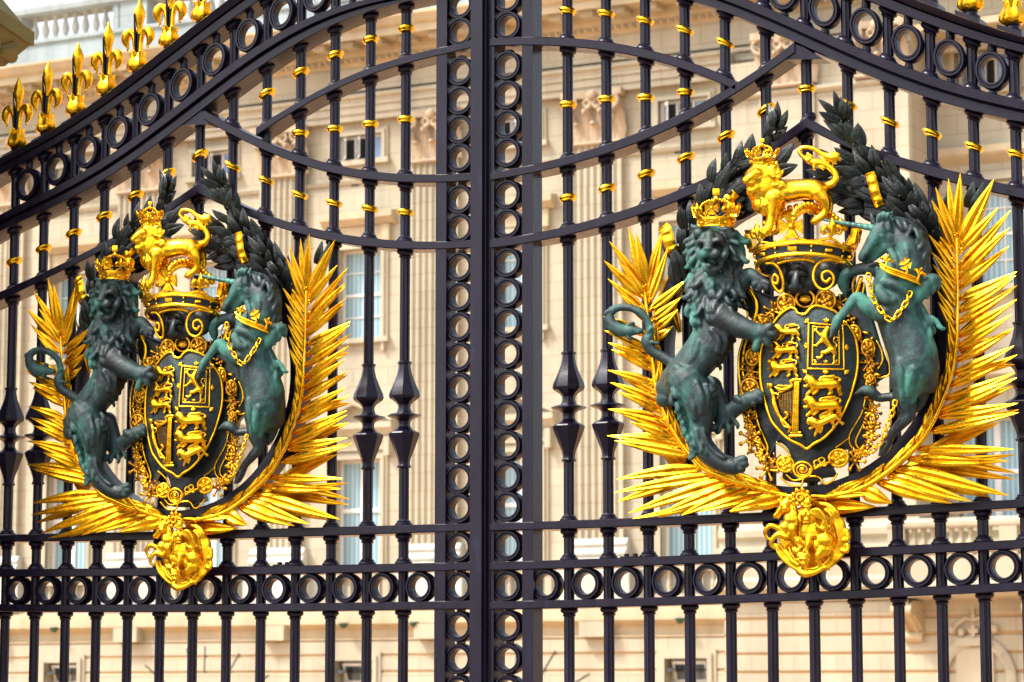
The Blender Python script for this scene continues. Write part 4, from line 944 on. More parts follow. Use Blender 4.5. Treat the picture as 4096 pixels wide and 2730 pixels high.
# ---- laurel wreath
def laurel():
    mb = Sk(); rnd = random.Random(11)
    paths = [([(2735, 1150), (2750, 1000), (2805, 880), (2890, 790), (2990, 725), (3110, 690)], 40, 0), ([(3728, 1030), (3705, 965), (3645, 880), (3550, 785), (3440, 715), (3310, 685)], 52, 0),
             ([(3700, 1010), (3665, 950), (3595, 870), (3490, 790), (3370, 755)], 36, 0), ([(3725, 950), (3700, 895), (3650, 840), (3560, 750), (3460, 690)], 26, 0),
             ([(2950, 760), (3025, 660), (3078, 560), (3098, 500)], 11, 1), ([(3500, 740), (3430, 610), (3385, 520), (3358, 462)], 12, 1), ([(2850, 800), (2905, 700), (2960, 640)], 12, 1), ([(2760, 1120), (2800, 960), (2870, 860), (2960, 790)], 18, 0)]
    for pts, n, spray in paths:
        st = spline(pts, 10); m = len(st)
        mb.tube([(p[0], p[1], 60) for p in st], [7 - 5 * i / m for i in range(m)], 7)
        for i in range(n):
            f = i / (n - 1) * .985; p = st[int(f * (m - 1))]; q = st[min(m - 1, int(f * (m - 1)) + 1)]; r = st[max(0, int(f * (m - 1)) - 1)]
            a = math.atan2(q[1] - r[1], q[0] - r[0]); tip = spray and f > .5
            s = (-1, 1, 0)[i % 3] if not tip else (-1, 1)[i % 2]
            off = s * 6 if tip else s * rnd.uniform(12, 40); ex, ey = p[0] - math.sin(a) * off, p[1] + math.cos(a) * off
            aa = a + s * rnd.uniform(.25, .6) + rnd.uniform(-.15, .15); L = rnd.uniform(92, 132) * (.74 if tip else 1); wl = L * rnd.uniform(.19, .24)
            w = 60 + rnd.uniform(-28, 45) - abs(off) * .4
            blade(mb, (ex, ey), (ex + L * math.cos(aa), ey + L * math.sin(aa)), wl, rnd.uniform(-9, 9), w, w + rnd.uniform(-10, 40), .42, 'laurel', rnd.uniform(2, 12), 8)
            if i % 4 == 1: mb.sphere((ex - math.sin(a) * s * 18, ey + math.cos(a) * s * 18, w + 12), 5.5, 8, 6)
    for b, t_ in (((3770, 880), (3790, 760)), ((3862, 830), (3895, 722)), ((3880, 860), (3935, 725)), ((3885, 850), (3905, 770)), ((2730, 960), (2728, 835)), ((2755, 965), (2775, 850)), ((2690, 1120), (2760, 990)), ((2700, 1150), (2775, 1040))):
        blade(mb, b, t_, 21, 5, 40, 52, .42, 'laurel', 8, 8)
    for bb, c in (((3095, 520), (3062, 412)), ((3100, 515), (3108, 404)), ((3105, 525), (3150, 438)), ((3358, 480), (3270, 398)), ((3358, 470), (3332, 362)), ((3362, 480), (3374, 400)), ((3385, 560), (3290, 480)), ((3400, 580), (3432, 490))): blade(mb, bb, c, 19, 5, 70, 92, .42, 'laurel', 8, 8)
    wr = mb.hard('laurel_wreath', LEAFBRONZE, arms_r, 40)
    def ribbon(pts, hw):
        rb = Sk(); st = spline(pts, 6); vs = []; n = len(st); k = 9
        for i, p in enumerate(st):
            t0 = np.array(st[min(n - 1, i + 1)][:2]) - np.array(st[max(0, i - 1)][:2]); t0 = t0 / np.linalg.norm(t0)
            for j in range(k):
                u = -1 + 2 * j / (k - 1); vs.append((p[0] - t0[1] * hw * u, p[1] + t0[0] * hw * u, p[2] + 5 * math.cos(i * 1.25) * (1 - abs(u) * .4) + 9 * (1 - u * u)))
            vs.append((p[0], p[1], p[2] - 8))
        K = k + 1
        rb.add(vs, [(i * K + j, i * K + (j + 1) % K, (i + 1) * K + (j + 1) % K, (i + 1) * K + j) for i in range(n - 1) for j in range(K)] + [tuple(range(K)), tuple((n - 1) * K + j for j in range(K))])
        rb.hard('ribbon_band', GOLD, wr, 60)
    ribbon([(3478, 690, 106), (3490, 730, 122), (3502, 780, 128), (3520, 825, 112)], 20)
    ribbon([(2940, 770, 96), (2915, 800, 110), (2925, 850, 110), (2938, 875, 100)], 22)
    ribbon([(2650, 905, 60), (2668, 930, 78), (2680, 980, 78), (2700, 1010, 60)], 24)
laurel()

# ---- cartouche and shield
def outline(pts, k=4): return [tuple(p) for p in arc_pts(pts, True, k)]
CART = [(2994, 1150), (3096, 1186), (3212, 1160), (3346, 1186), (3450, 1127), (3470, 1190), (3525, 1379), (3558, 1488), (3500, 1545), (3490, 1636), (3462, 1790), (3410, 1800), (3351, 1806), (3336, 1870), (3346, 1905), (3290, 1915), (3268, 1932), (3159, 1928), (3129, 1902), (3168, 1862), (3155, 1801), (3111, 1771), (3072, 1828), (3034, 1830), (3012, 1750), (2962, 1643), (2949, 1547), (2954, 1413), (2976, 1346), (3016, 1288), (2989, 1257), (2976, 1212)]
def slab(mb, poly, wf, wb, bev=6):
    n = len(poly); c = np.mean(np.array(poly), axis=0)
    def sh(p, d): v = np.array(p) - c; L = np.linalg.norm(v); v = v * (L - d) / L; return c + v
    rings = [[(p[0], p[1], wb) for p in poly], [(p[0], p[1], wf - bev) for p in poly], [(*sh(p, bev * .4), wf - bev * .3) for p in poly], [(*sh(p, bev), wf) for p in poly]]
    mb.add([q for r in rings for q in r], [(i * n + j, i * n + (j + 1) % n, (i + 1) * n + (j + 1) % n, (i + 1) * n + j) for i in range(3) for j in range(n)] + [tuple(range(n))[::-1], tuple(3 * n + j for j in range(n))])
mb = Sk(); slab(mb, outline(CART, 3), 104, 30, 14); cart = mb.hard('cartouche', SLATE, arms_r, 50)
def gilt(paths, r, w, parent, name='gilded_edge', m=None, n=8, k=5):
    for p in paths:
        mb = Sk(); q = spline([(*a[:2], (a[2] if len(a) > 2 else w)) for a in p], k); mb.tube([tuple(v) for v in q], r, n); mb.hard(name, m or GOLD, parent, 60)
d2 = lambda X, Y: D_(X, Y)[:2]; e2 = lambda X, Y: E_(X, Y)[:2]; f2 = lambda X, Y: F_(X, Y)[:2]; c2 = lambda X, Y: C_(X, Y)[:2]; m2 = lambda X, Y: M_(X, Y)[:2]
gilt([[d2(1262, 630), d2(1305, 720), d2(1322, 800), d2(1318, 880)], [d2(1290, 1000), d2(1245, 1150), d2(1242, 1300), d2(1255, 1450), e2(1262, 250), e2(1290, 380), e2(1360, 540), e2(1430, 640), e2(1450, 690), e2(1420, 735), e2(1470, 735), e2(1502, 660), e2(1470, 560), e2(1420, 450), e2(1385, 300)],
      [d2(1330, 1000), d2(1290, 1110), d2(1275, 1280), d2(1290, 1380)], [e2(1310, 310), e2(1350, 420), e2(1420, 560), e2(1480, 670)], [f2(80, 930), f2(150, 980), f2(200, 1040), f2(228, 1140)], [f2(740, 890), f2(660, 950), f2(620, 980), f2(608, 1050)],
      [f2(120, 1250), f2(200, 1320), f2(300, 1320), f2(330, 1260), f2(400, 1240), f2(470, 1250), f2(520, 1310), f2(590, 1280), f2(635, 1220)], [f2(170, 1225), f2(230, 1275), f2(310, 1265)], 
      [f2(890, 535), f2(860, 660), f2(790, 780), f2(745, 870), f2(760, 960), f2(830, 1010), f2(880, 1035)], [f2(945, 545), f2(915, 680), f2(840, 830), f2(805, 920), f2(830, 980), f2(885, 1015)], [f2(1000, 0), f2(1040, 90), f2(1050, 180), f2(1010, 250)], [f2(1080, 60), f2(1110, 190), f2(1115, 300), f2(1050, 330), f2(990, 330)], [c2(505, 1130), c2(470, 1200), c2(475, 1290)], [c2(575, 1200), c2(560, 1290), c2(565, 1340)]], 4.2, 110, cart)
gilt([[d2(1330, 565), d2(1385, 660), d2(1400, 760), d2(1370, 880)], [c2(545, 1150), c2(520, 1230), c2(500, 1290)]], 10, 112, cart, 'gilded_scroll')
# shield
SH = [(3208, 1258), (3225, 1254), (3240, 1236), (3270, 1224), (3337, 1244), (3378, 1288), (3408, 1326), (3424, 1366), (3431, 1431), (3425, 1497), (3399, 1592), (3351, 1688), (3298, 1749), (3252, 1778), (3227, 1796), (3203, 1780), (3150, 1754), (3098, 1701), (3080, 1670), (3061, 1612), (3043, 1530), (3040, 1458), (3043, 1413), (3056, 1364), (3088, 1302), (3123, 1257), (3159, 1233), (3181, 1237), (3190, 1252)]
def sw(x, y): return 196 - 62 * ((x - 3232) / 195) ** 2 - 26 * ((y - 1500) / 280) ** 2
so_ = outline(SH, 3); mb = Sk(); n = len(so_); cc = np.array((3232., 1500.)); rings = []
rings.append([(p[0], p[1], 70) for p in so_])
for f in (1, .93, .8, .6, .4, .2, .05): rings.append([(*(cc + (np.array(p) - cc) * f), sw(*(cc + (np.array(p) - cc) * f)) - (3 if f == 1 else 0)) for p in so_])
R_ = len(rings); mb.add([q for r in rings for q in r], [(i * n + j, i * n + (j + 1) % n, (i + 1) * n + (j + 1) % n, (i + 1) * n + j) for i in range(R_ - 1) for j in range(n)] + [tuple(range(n))[::-1], tuple((R_ - 1) * n + j for j in range(n))])
# quarter lines in low relief
def onsh(x, y, h=2): return (x, y, sw(x, y) + h)
mb.tube([onsh(3217 + 2 * i / 20, 1270 + 500 * i / 20, -.5) for i in range(21)], 2.0, 6); mb.tube([onsh(3062 + 352 * i / 20, 1513 - 10 * i / 20, -.5) for i in range(21)], 2.0, 6)
sh = mb.hard('shield', SLATE, arms_r, 40)
mb = Sk(); mb.tube([(p[0], p[1], sw(*p) + 2) for p in so_], 6.2, 10, closed=True); mb.hard('shield_border', GOLD, sh, 60)
# charges
def lionet(fx_, rot=0):
    mb = Sk()
    def P(X, Y, h=12): x, y = fx_(X, Y); return (x, y, sw(x, y) + h)
    s0 = abs(fx_(1660, 960)[0] - fx_(1560, 960)[0]) / 100
    def ch(pts, h=8):
        q = spline(pts, 3) if len(pts) > 2 else [np.array(p, float) for p in pts]
        mb.tube([P(p[0], p[1], h) for p in q], [p[2] * s0 for p in q], 8)
    ch([(1585, 905, 24), (1605, 930, 34), (1612, 955, 34)], 12); ch([(1572, 912, 15), (1560, 918, 9)], 18)
    ch([(1612, 950, 36), (1650, 962, 30), (1700, 958, 26), (1750, 955, 29)], 10)
    ch([(1752, 955, 29), (1778, 985, 17), (1770, 1010, 11), (1795, 1035, 11), (1780, 1038, 9)], 10); ch([(1738, 965, 24), (1720, 1000, 13), (1735, 1020, 10), (1712, 1034, 11)], 8)
    ch([(1618, 975, 22), (1600, 1010, 13), (1578, 1038, 12)], 10); ch([(1650, 975, 18), (1640, 1010, 11), (1618, 1034, 10)], 6); ch([(1590, 960, 15), (1568, 975, 10), (1560, 968, 8)], 14)
    ch([(1765, 945, 9), (1785, 920, 8), (1765, 900, 7), (1700, 915, 7), (1665, 925, 7), (1660, 905, 7), (1690, 895, 8), (1730, 893, 12), (1750, 882, 6)], 6)
    for a in range(7): ch([(1598 + 26 * math.cos(a), 925 + 30 * math.sin(a), 13), (1600 + 36 * math.cos(a), 932 + 44 * math.sin(a), 6)], 15)
    return mb
def lmap(x0, y0, sx, sy, rot=0):
    def f(X, Y):
        u, v = (X - 1560) * sx, (Y - 880) * sy; r = math.radians(rot); return D_(x0 + u * math.cos(r) - v * math.sin(r), y0 + u * math.sin(r) + v * math.cos(r))[:2]
    return f
for (x0, y0, sx, sy, rot) in ((1560, 880, 1, 1, 0), (1528, 1042, 1.08, 1, 0), (1500, 1192, 1.17, 1.08, 0), (1828, 1344, 1.45, 1.12, 0), (1828, 1530, 1.46, 1.13, 0), (1838, 1735, 1.30, 1.10, -22)):
    lionet(lmap(x0, y0, sx, sy, rot)).fuse('lion_charge', GOLD, sh, .0032, 1)
mb = Sk()                                                           # rampant lion
def rc(pts, h=8):
    q = spline(pts, 3) if len(pts) > 2 else [np.array(p, float) for p in pts]; mb.tube([onsh(*D_(p[0], p[1])[:2], h) for p in q], [p[2] / 2.24 for p in q], 8)
rc([(2030, 945, 24), (2010, 990, 38), (2020, 1030, 34), (2050, 1080, 26), (2080, 1120, 30)], 10); rc([(2040, 925, 20), (2060, 935, 12)], 15); rc([(1995, 1000, 18), (1965, 980, 13), (1945, 955, 11), (1938, 965, 6)], 10); rc([(2000, 1030, 18), (1960, 1060, 14), (1935, 1085, 13), (1915, 1075, 6)], 12)
rc([(2085, 1115, 30), (2100, 1160, 20), (2095, 1200, 14), (2100, 1235, 14), (2085, 1245, 10)], 8); rc([(2065, 1120, 26), (2010, 1145, 20), (1985, 1140, 14), (1990, 1180, 13), (1955, 1195, 14), (1940, 1180, 7)], 10)
rc([(2105, 1120, 9), (2120, 1080, 8), (2090, 1040, 8), (2110, 1005, 8), (2135, 1020, 7), (2120, 1045, 6)], 6); rc([(2125, 1080, 8), (2145, 1070, 6)], 6); rc([(1995, 1000, 12), (1975, 1030, 8)], 14); rc([(2015, 1010, 12), (2000, 1050, 8)], 16)
mb.fuse('rampant_lion', GOLD, sh, .0032, 1)
mb = Sk()                                                           # double tressure frame with fleurs
for q, r in ((((1870, 880), (2175, 905), (2185, 1295), (1860, 1290)), 4.2), (((1908, 912), (2140, 930), (2142, 1252), (1902, 1250)), 3.2)):
    for a, b_ in zip(q, q[1:] + q[:1]):
        mb.tube([onsh(*D_(a[0] + (b_[0] - a[0]) * i / 6, a[1] + (b_[1] - a[1]) * i / 6)[:2], 4) for i in range(7)], r, 8)
for x, y, a in ((1862, 872, 225), (2190, 890, 315), (2200, 1310, 45), (1845, 1305, 135), (2030, 868, 270), (1858, 1085, 180), (2195, 1100, 0), (2022, 1305, 90)):
    for k in (-50, 0, 50):
        q = math.radians(a + k); mb.tube([onsh(*D_(x, y)[:2], 5), onsh(*D_(x + 22 * math.cos(q), y + 22 * math.sin(q))[:2], 6)], [3.5, 5.5], 7)
for x, y, a in ((2022, 1235, 270), (1925, 935, 45), (1920, 1230, 315), (2120, 1230, 225)):
    for k in (-50, 0, 50):
        q = math.radians(a + k); mb.tube([onsh(*D_(x, y)[:2], 5), onsh(*D_(x + 16 * math.cos(q), y + 16 * math.sin(q))[:2], 6)], [2.5, 4], 7)
mb.hard('tressure_frame', GOLD, sh, 60)
mb = Sk()                                                           # harp with a winged figure as its front pillar
def hc(pts, h=6, n=8):
    q = spline(pts, 4) if len(pts) > 2 else [np.array(p, float) for p in pts]; mb.tube([onsh(*E_(p[0], p[1])[:2], h) for p in q], [p[2] / 2.24 for p in q], n)
for dx in (-16, 0, 16): hc([(1762 + dx * .9, 70, 12), (1755 + dx, 300, 13), (1748 + dx * 1.25, 515, 15)], 8)
hc([(1725, 42, 11), (1800, 42, 11)], 12); hc([(1728, 60, 8), (1795, 60, 8)], 10); hc([(1700, 548, 13), (1805, 545, 13)], 10); hc([(1712, 520, 9), (1795, 518, 9)], 10)
hc([(1735, 50, 16), (1705, 60, 15), (1720, 85, 12), (1712, 105, 14), (1660, 130, 18), (1610, 130, 16), (1570, 110, 10)], 10); hc([(1720, 100, 8), (1650, 100, 9), (1590, 95, 6)], 12); hc([(1700, 125, 8), (1640, 150, 9), (1600, 160, 6)], 8)
hc([(1530, 95, 24), (1525, 110, 20)], 14); hc([(1505, 85, 10), (1500, 110, 8)], 12); hc([(1530, 130, 16), (1545, 160, 22), (1555, 210, 20), (1560, 260, 26), (1580, 320, 22), (1610, 375, 18), (1660, 430, 16), (1700, 480, 14), (1690, 510, 10)], 10)
hc([(1560, 165, 12), (1600, 180, 9), (1590, 210, 8)], 14); hc([(1650, 400, 12), (1680, 370, 10), (1665, 335, 8), (1650, 345, 6)], 8); hc([(1620, 400, 14), (1650, 460, 10), (1690, 470, 8)], 14)
for i in range(9):
    f = i / 8; hc([(1605 + 120 * f, 185 - 45 * f, 2.4), (1612 + 118 * f * .9, 235 + 230 * f * .0 + 215 * (.25 + .75 * f), 2.4)], 5, 5)
mb.hard('harp', GOLD, sh, 60)
# collar of the order: roses and knots round the cartouche, with a pendant medallion
def rose(mb, x, y, w, r, tiltx=1.0):
    n = 20; mb.tube([(x + r * tiltx * math.cos(2 * PI * i / n), y + r * math.sin(2 * PI * i / n), w) for i in range(n)], r * .20, 7, closed=True)
    mb.sphere((x, y, w - r * .1), (r * tiltx * .95, r * .95, r * .25), 16, 6)
    for rr, m, sz in ((.60, 5, .36), (.34, 4, .26)):
        for k in range(m): a = 2 * PI * k / m + rr * 3; mb.sphere((x + r * tiltx * rr * math.cos(a), y + r * rr * math.sin(a), w + r * (.22 - rr * .15)), (r * sz * tiltx, r * sz, r * .2), 9, 6)
    mb.sphere((x, y, w + r * .22), r * .25, 8, 6)
def knot(mb, x, y, w, r, a0=0, m=6):
    for k in range(m):
        a = a0 + 2 * PI * k / m; q = [(x + r * .25 * math.cos(a), y + r * .25 * math.sin(a), w), (x + r * .8 * math.cos(a), y + r * .8 * math.sin(a), w + 4), (x + r * math.cos(a), y + r * math.sin(a), w + 2)]
        mb.tube(q, [r * .13, r * .11, r * .24], 7)
    mb.sphere((x, y, w + 2), r * .28, 8, 6)
chn = empty('order_collar', ORIG, parent=arms_r)
ROSES = [(*d2(1668, 700), 132, 34, 1), (*d2(2020, 680), 132, 38, 1), (*d2(1365, 1185), 122, 33, .8), (*d2(1340, 1465), 124, 38, .9), (*e2(1660, 800), 126, 30, 1.1), (*e2(2135, 745), 122, 34, 1.1), (*f2(920, 60), 122, 32, .8), (*f2(945, 370), 118, 26, .7), (*d2(1450, 880), 116, 32, 1.2), (*f2(790, -70), 122, 32, .8)]
for i, (x, y, w, r, tx) in enumerate(ROSES):
    mb = Sk(); rose(mb, x, y, w, r, tx); mb.hard('rose_link', OLDGOLD if y < 1700 else GOLD, chn, 70)
mb = Sk(); rnd = random.Random(17)
for pts in ([d2(1600, 740), d2(1470, 860), d2(1390, 1050), d2(1350, 1250), d2(1345, 1480), e2(1330, 400), e2(1370, 600), e2(1440, 740), e2(1560, 830)], [d2(2110, 690), f2(860, -30), f2(925, 120), f2(945, 300), f2(930, 470), f2(965, 640), f2(945, 800), f2(900, 960), f2(800, 1070)]):
    st = spline(pts, 9); mb = Sk()
    for p in st:
        for k in range(2):
            x, y, a = p[0] + rnd.uniform(-16, 16), p[1] + rnd.uniform(-12, 12), rnd.uniform(0, 360); cv0 = Cv(0, 0, 1, 0); mb.curl(cv0, x, y, 108, a, rnd.uniform(24, 40), rnd.uniform(4.5, 7.5), rnd.choice((-1, 1)) * rnd.uniform(.5, 1.1), 8)
    mb.hard('foliage_link', OLDGOLD, chn, 70)
mb = Sk(); x, y = d2(1838, 665); n = 22; mb.tube([(x + 36 * math.cos(2 * PI * i / n), y + 34 * math.sin(2 * PI * i / n), 136) for i in range(n)], 6.5, 8, closed=True); mb.sphere((x, y, 132), (24, 19, 9), 12, 8); mb.tube([(x - 19, y + 4, 141), (x, y + 9, 144), (x + 19, y + 4, 141)], 4, 7); mb.tube([(x - 16, y - 8, 141), (x, y - 12, 143), (x + 16, y - 8, 141)], 4, 7); mb.tube([(x, y - 52, 140), (x, y - 32, 140)], 7, 8); mb.hard('collar_badge', OLDGOLD, chn, 70)
for x, y, r, a0 in ((*d2(1545, 770), 34, .4), (*d2(1345, 1310), 36, .2), (*d2(1385, 1370), 24, .2), (*e2(1345, 570), 42, 2.6), (*e2(1500, 850), 40, 1.2), (*e2(1570, 760), 24, .3), (*f2(925, 200), 34, .1), (*f2(930, 460), 30, .1), (*f2(960, 640), 34, .3), (*f2(950, 830), 34, .5), (*f2(800, 1100), 38, 1.1), (*d2(2150, 700), 30, .5), (*e2(1700, 830), 20, .2)):
    mb = Sk(); knot(mb, x, y, 116, r, a0); mb.hard('knot_link', OLDGOLD, chn, 70)
mb = Sk()
x, y = e2(1815, 850); n = 22; mb.tube([(x + 36 * math.cos(2 * PI * i / n), y + 31 * math.sin(2 * PI * i / n), 150) for i in range(n)], 5, 8, closed=True); mb.tube([(x + (30 - i * 1.1) * math.cos(i * .55), y + (26 - i) * math.sin(i * .55), 150 + i * .3) for i in range(22)], 4, 7); mb.sphere((x, y, 156), (9, 8, 8), 8, 6)
for X, Y, r in ((1945, 790, 30), (1985, 765, 28), (1930, 825, 16), (2010, 800, 18)):
    xx, yy = e2(X, Y); mb.tube([(xx + r / 2.3 * math.cos(2 * PI * i / 12), yy + r / 2.6 * math.sin(2 * PI * i / 12), 140) for i in range(12)], 4, 6, closed=True)
mb.tube([(*e2(1890, 850), 136), (*e2(1960, 820), 138), (*e2(2060, 780), 134)], 6, 7)
mb.hard('pendant_medallion', GOLD, chn, 70)
# ---- crowns
def crown(name, parent, cv, X, Y, w0, R, band, H, tilt, rot, m=GOLD, depth=.8, jewels=True, orb=True, wall=None, flare=1.08, spike=.62):
    """open ring crown with crosses and fleurs, two arches with pearls, orb and cross. X, Y: centre of the lower rim on the sheet"""
    mb = Sk(); s = cv.sc; N = 48; mr = R / s
    def ring(phi, h, out=0.0, a=0.0):
        rr = R * (1 + (flare - 1) * h / max(1, band)) + out
        x = X + rr * math.sin(phi) + a * math.cos(phi); w = w0 + depth * (rr * math.cos(phi) - a * math.sin(phi)); y = Y - h - tilt * math.cos(phi)
        return cv(x, y, w)
    ph = [2 * PI * i / N for i in range(N)]
    wl = Sk(); wl.add([ring(p, h, o) for h, o in ((0, 0), (band, 0), (band, -R * .07), (0, -R * .07)) for p in ph], [(i * N + j, i * N + (j + 1) % N, ((i + 1) % 4) * N + (j + 1) % N, ((i + 1) % 4) * N + j) for i in range(4) for j in range(N)])
    mb.tube([ring(p, 0, R * .02) for p in ph], R * .055 / s, 8, closed=True); mb.tube([ring(p, band, R * .02) for p in ph], R * .045 / s, 8, closed=True)
    mb.tube([ring(p, band * 1.2, R * .03) for p in ph], R * .03 / s, 6, closed=True)
    for k in range(8):
        p = rot + k * PI / 4; h0 = band * 1.15
        # scalloped rise of the rim between the ornaments
        mb.tube([ring(p + q, h0 + H * .16 * (math.cos(q / (PI / 8) * PI) * .5 + .5), R * .03) for q in [(-PI / 8) + PI / 4 * i / 12 for i in range(13)]], R * .032 / s, 6)
        if k % 2 == 0:
            a = H * spike * .5; c = h0 + H * .16 + a * .95; P = []
            for j in range(4):
                q = j * PI / 2
                for u, v in ((.20, .16), (1, .66), (1.06, 0), (1, -.66), (.20, -.16)): P.append((u * math.cos(q) - v * math.sin(q), u * math.sin(q) + v * math.cos(q)))
            P = [P[i] for j in range(4) for i in (j * 5 + 4, j * 5 + 3, j * 5 + 2, j * 5 + 1)] if False else [pt for j in range(4) for pt in (P[j * 5 + 4], P[j * 5 + 3], P[j * 5 + 2], P[j * 5 + 1])]
            n = len(P); o0 = R * .02; vs = [ring(p, c + v * a, o0 + R * .10, u * a) for u, v in P] + [ring(p, c + v * a, o0 - R * .04, u * a) for u, v in P] + [ring(p, c, o0 + R * .05, 0)]
            mb.add(vs, [(i, (i + 1) % n, 2 * n) for i in range(n)] + [tuple(range(2 * n - 1, n - 1, -1))] + [(i, i + n, (i + 1) % n + n, (i + 1) % n) for i in range(n)])
            mb.sphere(ring(p, c, R * .10, 0), a * .28 / s, 8, 6)
        else:
            a = H * spike * .45; c = h0 + H * .14
            mb.tube([ring(p, c, R * .03), ring(p, c + a * .7, R * .06), ring(p, c + a * 1.5, R * .06), ring(p, c + a * 2.1, R * .02)], [a * .16 / s, a * .24 / s, a * .36 / s, a * .05 / s], 8)
            for sg in (-1, 1):
                q = spline([(0, .35), (.35, .95), (.75, 1.25), (1.05, 1.0), (.95, .62), (.72, .66)], 4)
                mb.tube([ring(p, c + v * a, R * .06, sg * u * a) for u, v in q], [a * (.17 + .10 * math.sin(PI * i / len(q))) / s for i in range(len(q))], 7)
            mb.tube([ring(p, c + a * .55, R * .08, -a * .4), ring(p, c + a * .55, R * .08, a * .4)], a * .13 / s, 6)
        if jewels:
            j = Sk()
            if k % 2 == 0: mb.add([ring(p, band * .5 + v, R * .06, u) for u, v in ((-R * .10, -band * .2), (R * .10, -band * .2), (R * .10, band * .2), (-R * .10, band * .2))] + [ring(p, band * .5 + v, -R * .03, u) for u, v in ((-R * .10, -band * .2), (R * .10, -band * .2), (R * .10, band * .2), (-R * .10, band * .2))] + [ring(p, band * .5, R * .09, 0)], [(0, 1, 8), (1, 2, 8), (2, 3, 8), (3, 0, 8), (0, 4, 5, 1), (1, 5, 6, 2), (2, 6, 7, 3), (3, 7, 4, 0)])
            else: mb.tube([ring(p, band * .5, R * .03, -R * .06), ring(p, band * .5, R * .03, R * .06)], band * .18 / s, 8)
            for q in (.27, .73): mb.sphere(ring(p + PI / 8, band * q, R * .04, 0), band * .13 / s, 8, 6)
    if orb:
        top = band * 1.15 + H * .92
        for k in (0, 2, 4, 6):
            p = rot + k * PI / 4; path = []
            for i in range(12):
                t_ = i / 11; f = math.cos(t_ * PI / 2) ** .75; h = band * 1.2 + H * .25 + (top - band * 1.2 - H * .25) * math.sin(t_ * PI / 2) ** 1.0
                rr = R * 1.05 * f; path.append(cv(X + rr * math.sin(p), Y - h - tilt * f * math.cos(p), w0 + depth * rr * math.cos(p)))
            mb.tube(path, R * .055 / s, 8)
            for i in range(1, 11): q = path[i]; mb.sphere((q[0], q[1] - R * .07 / s, q[2] + R * .04 / s), R * .075 / s, 8, 6)
        mb.sphere(cv(X, Y - top - R * .12, w0), R * .20 / s, 12, 8); mb.tube([cv(X, Y - top - R * .30, w0), cv(X, Y - top - R * .48, w0)], R * .09 / s, 8)
        c = top + R * .52; q = R * .20
        mb.add([cv(X + u, Y - c - v, w0 + w) for w in (q * .6, -q * .6) for u, v in ((-q, -q), (q, -q), (q * .95, q), (-q * .95, q))] + [cv(X, Y - c, w0 + q)], [(0, 1, 8), (1, 2, 8), (2, 3, 8), (3, 0, 8), (7, 6, 5, 4), (0, 4, 5, 1), (1, 5, 6, 2), (2, 6, 7, 3), (3, 7, 4, 0)])
    o = wl.hard(name, wall or m, parent, 50)
    mb.hard('crown_ornament', m, o, 45)
    return o

# ---- royal crown and the scrolled helm under it
rcw = crown('royal_crown', arms_r, D_, 1822, 372, 70, 408, 98, 250, 112, math.radians(-13), depth=.55, orb=False, wall=SLATE, flare=1.05, spike=.80)
mb = Sk()                                                           # two arches with pearls under the crest lion
for pts in ([(1735, 1250, 330), (1765, 1205, 320), (1830, 1165, 260), (1900, 1165, 180), (1950, 1190, 120)], [(2190, 1330, 200), (2120, 1290, 190), (2050, 1230, 170), (1960, 1190, 140), (1880, 1175, 140)], [(1480, 1330, 120), (1540, 1270, 130), (1640, 1210, 130), (1760, 1180, 130)]):
    q = spline(pts, 4); mb.tube([A_(p[0], p[1] + 45, p[2] - 20) for p in q], 13, 8); 
    for p in q[::2]: mb.sphere(A_(p[0], p[1], p[2]), 12.5, 10, 8)
mb.hard('crown_arch', GOLD, rcw, 60)
mb = Sk()
mb.lump(D_, 1830, 400, 10, 300, 190, 120); mb.lump(D_, 1800, 520, 30, 190, 140, 120); mb.lump(D_, 1765, 450, 120, 100, 110, 70); mb.chain(D_, [(1765, 420, 190, 34), (1752, 500, 215, 40), (1750, 545, 205, 45)]); mb.lump(D_, 1718, 560, 195, 36, 30); mb.lump(D_, 1785, 560, 195, 36, 30)
mb.lump(D_, 1712, 440, 190, 30, 20); mb.lump(D_, 1818, 440, 190, 30, 20); mb.chain(D_, [(1690, 455, 180, 14), (1720, 425, 200, 18), (1750, 440, 200, 12)]); mb.chain(D_, [(1780, 440, 200, 12), (1815, 425, 200, 18), (1850, 455, 180, 14)]); mb.lump(D_, 2030, 450, 60, 120, 130, 90); mb.lump(D_, 1580, 470, 60, 60, 130, 80)
hl = mb.fuse('scrolled_helm', SLATE, arms_r, .005, 3)
mb = Sk()
for pts, r in (([(1490, 345, 180), (1560, 350, 200), (1615, 415, 205), (1640, 510, 200), (1635, 590, 190), (1600, 600, 190), (1560, 550, 190), (1545, 490, 190), (1565, 450, 195), (1592, 470, 200), (1590, 520, 200), (1565, 525, 200)], 15),
               ([(2190, 335, 190), (2060, 315, 205), (1960, 340, 215), (1915, 420, 215), (1915, 500, 215), (1960, 565, 215), (2030, 580, 215), (2085, 530, 215), (2090, 460, 220), (2045, 415, 222), (1995, 435, 225), (1995, 490, 226), (2030, 510, 228), (2058, 485, 230)], 15),
               ([(1595, 345, 195), (1680, 320, 212), (1760, 312, 218), (1850, 312, 218), (1915, 330, 212)], 17), ([(1600, 305, 200), (1700, 280, 220), (1800, 275, 222), (1900, 290, 215)], 11)):
    q = spline(pts, 5); mb.tube([D_(p[0], p[1], p[2]) for p in q], r / 2.24, 9)
mb.hard('gilded_scroll', GOLD, hl, 60)

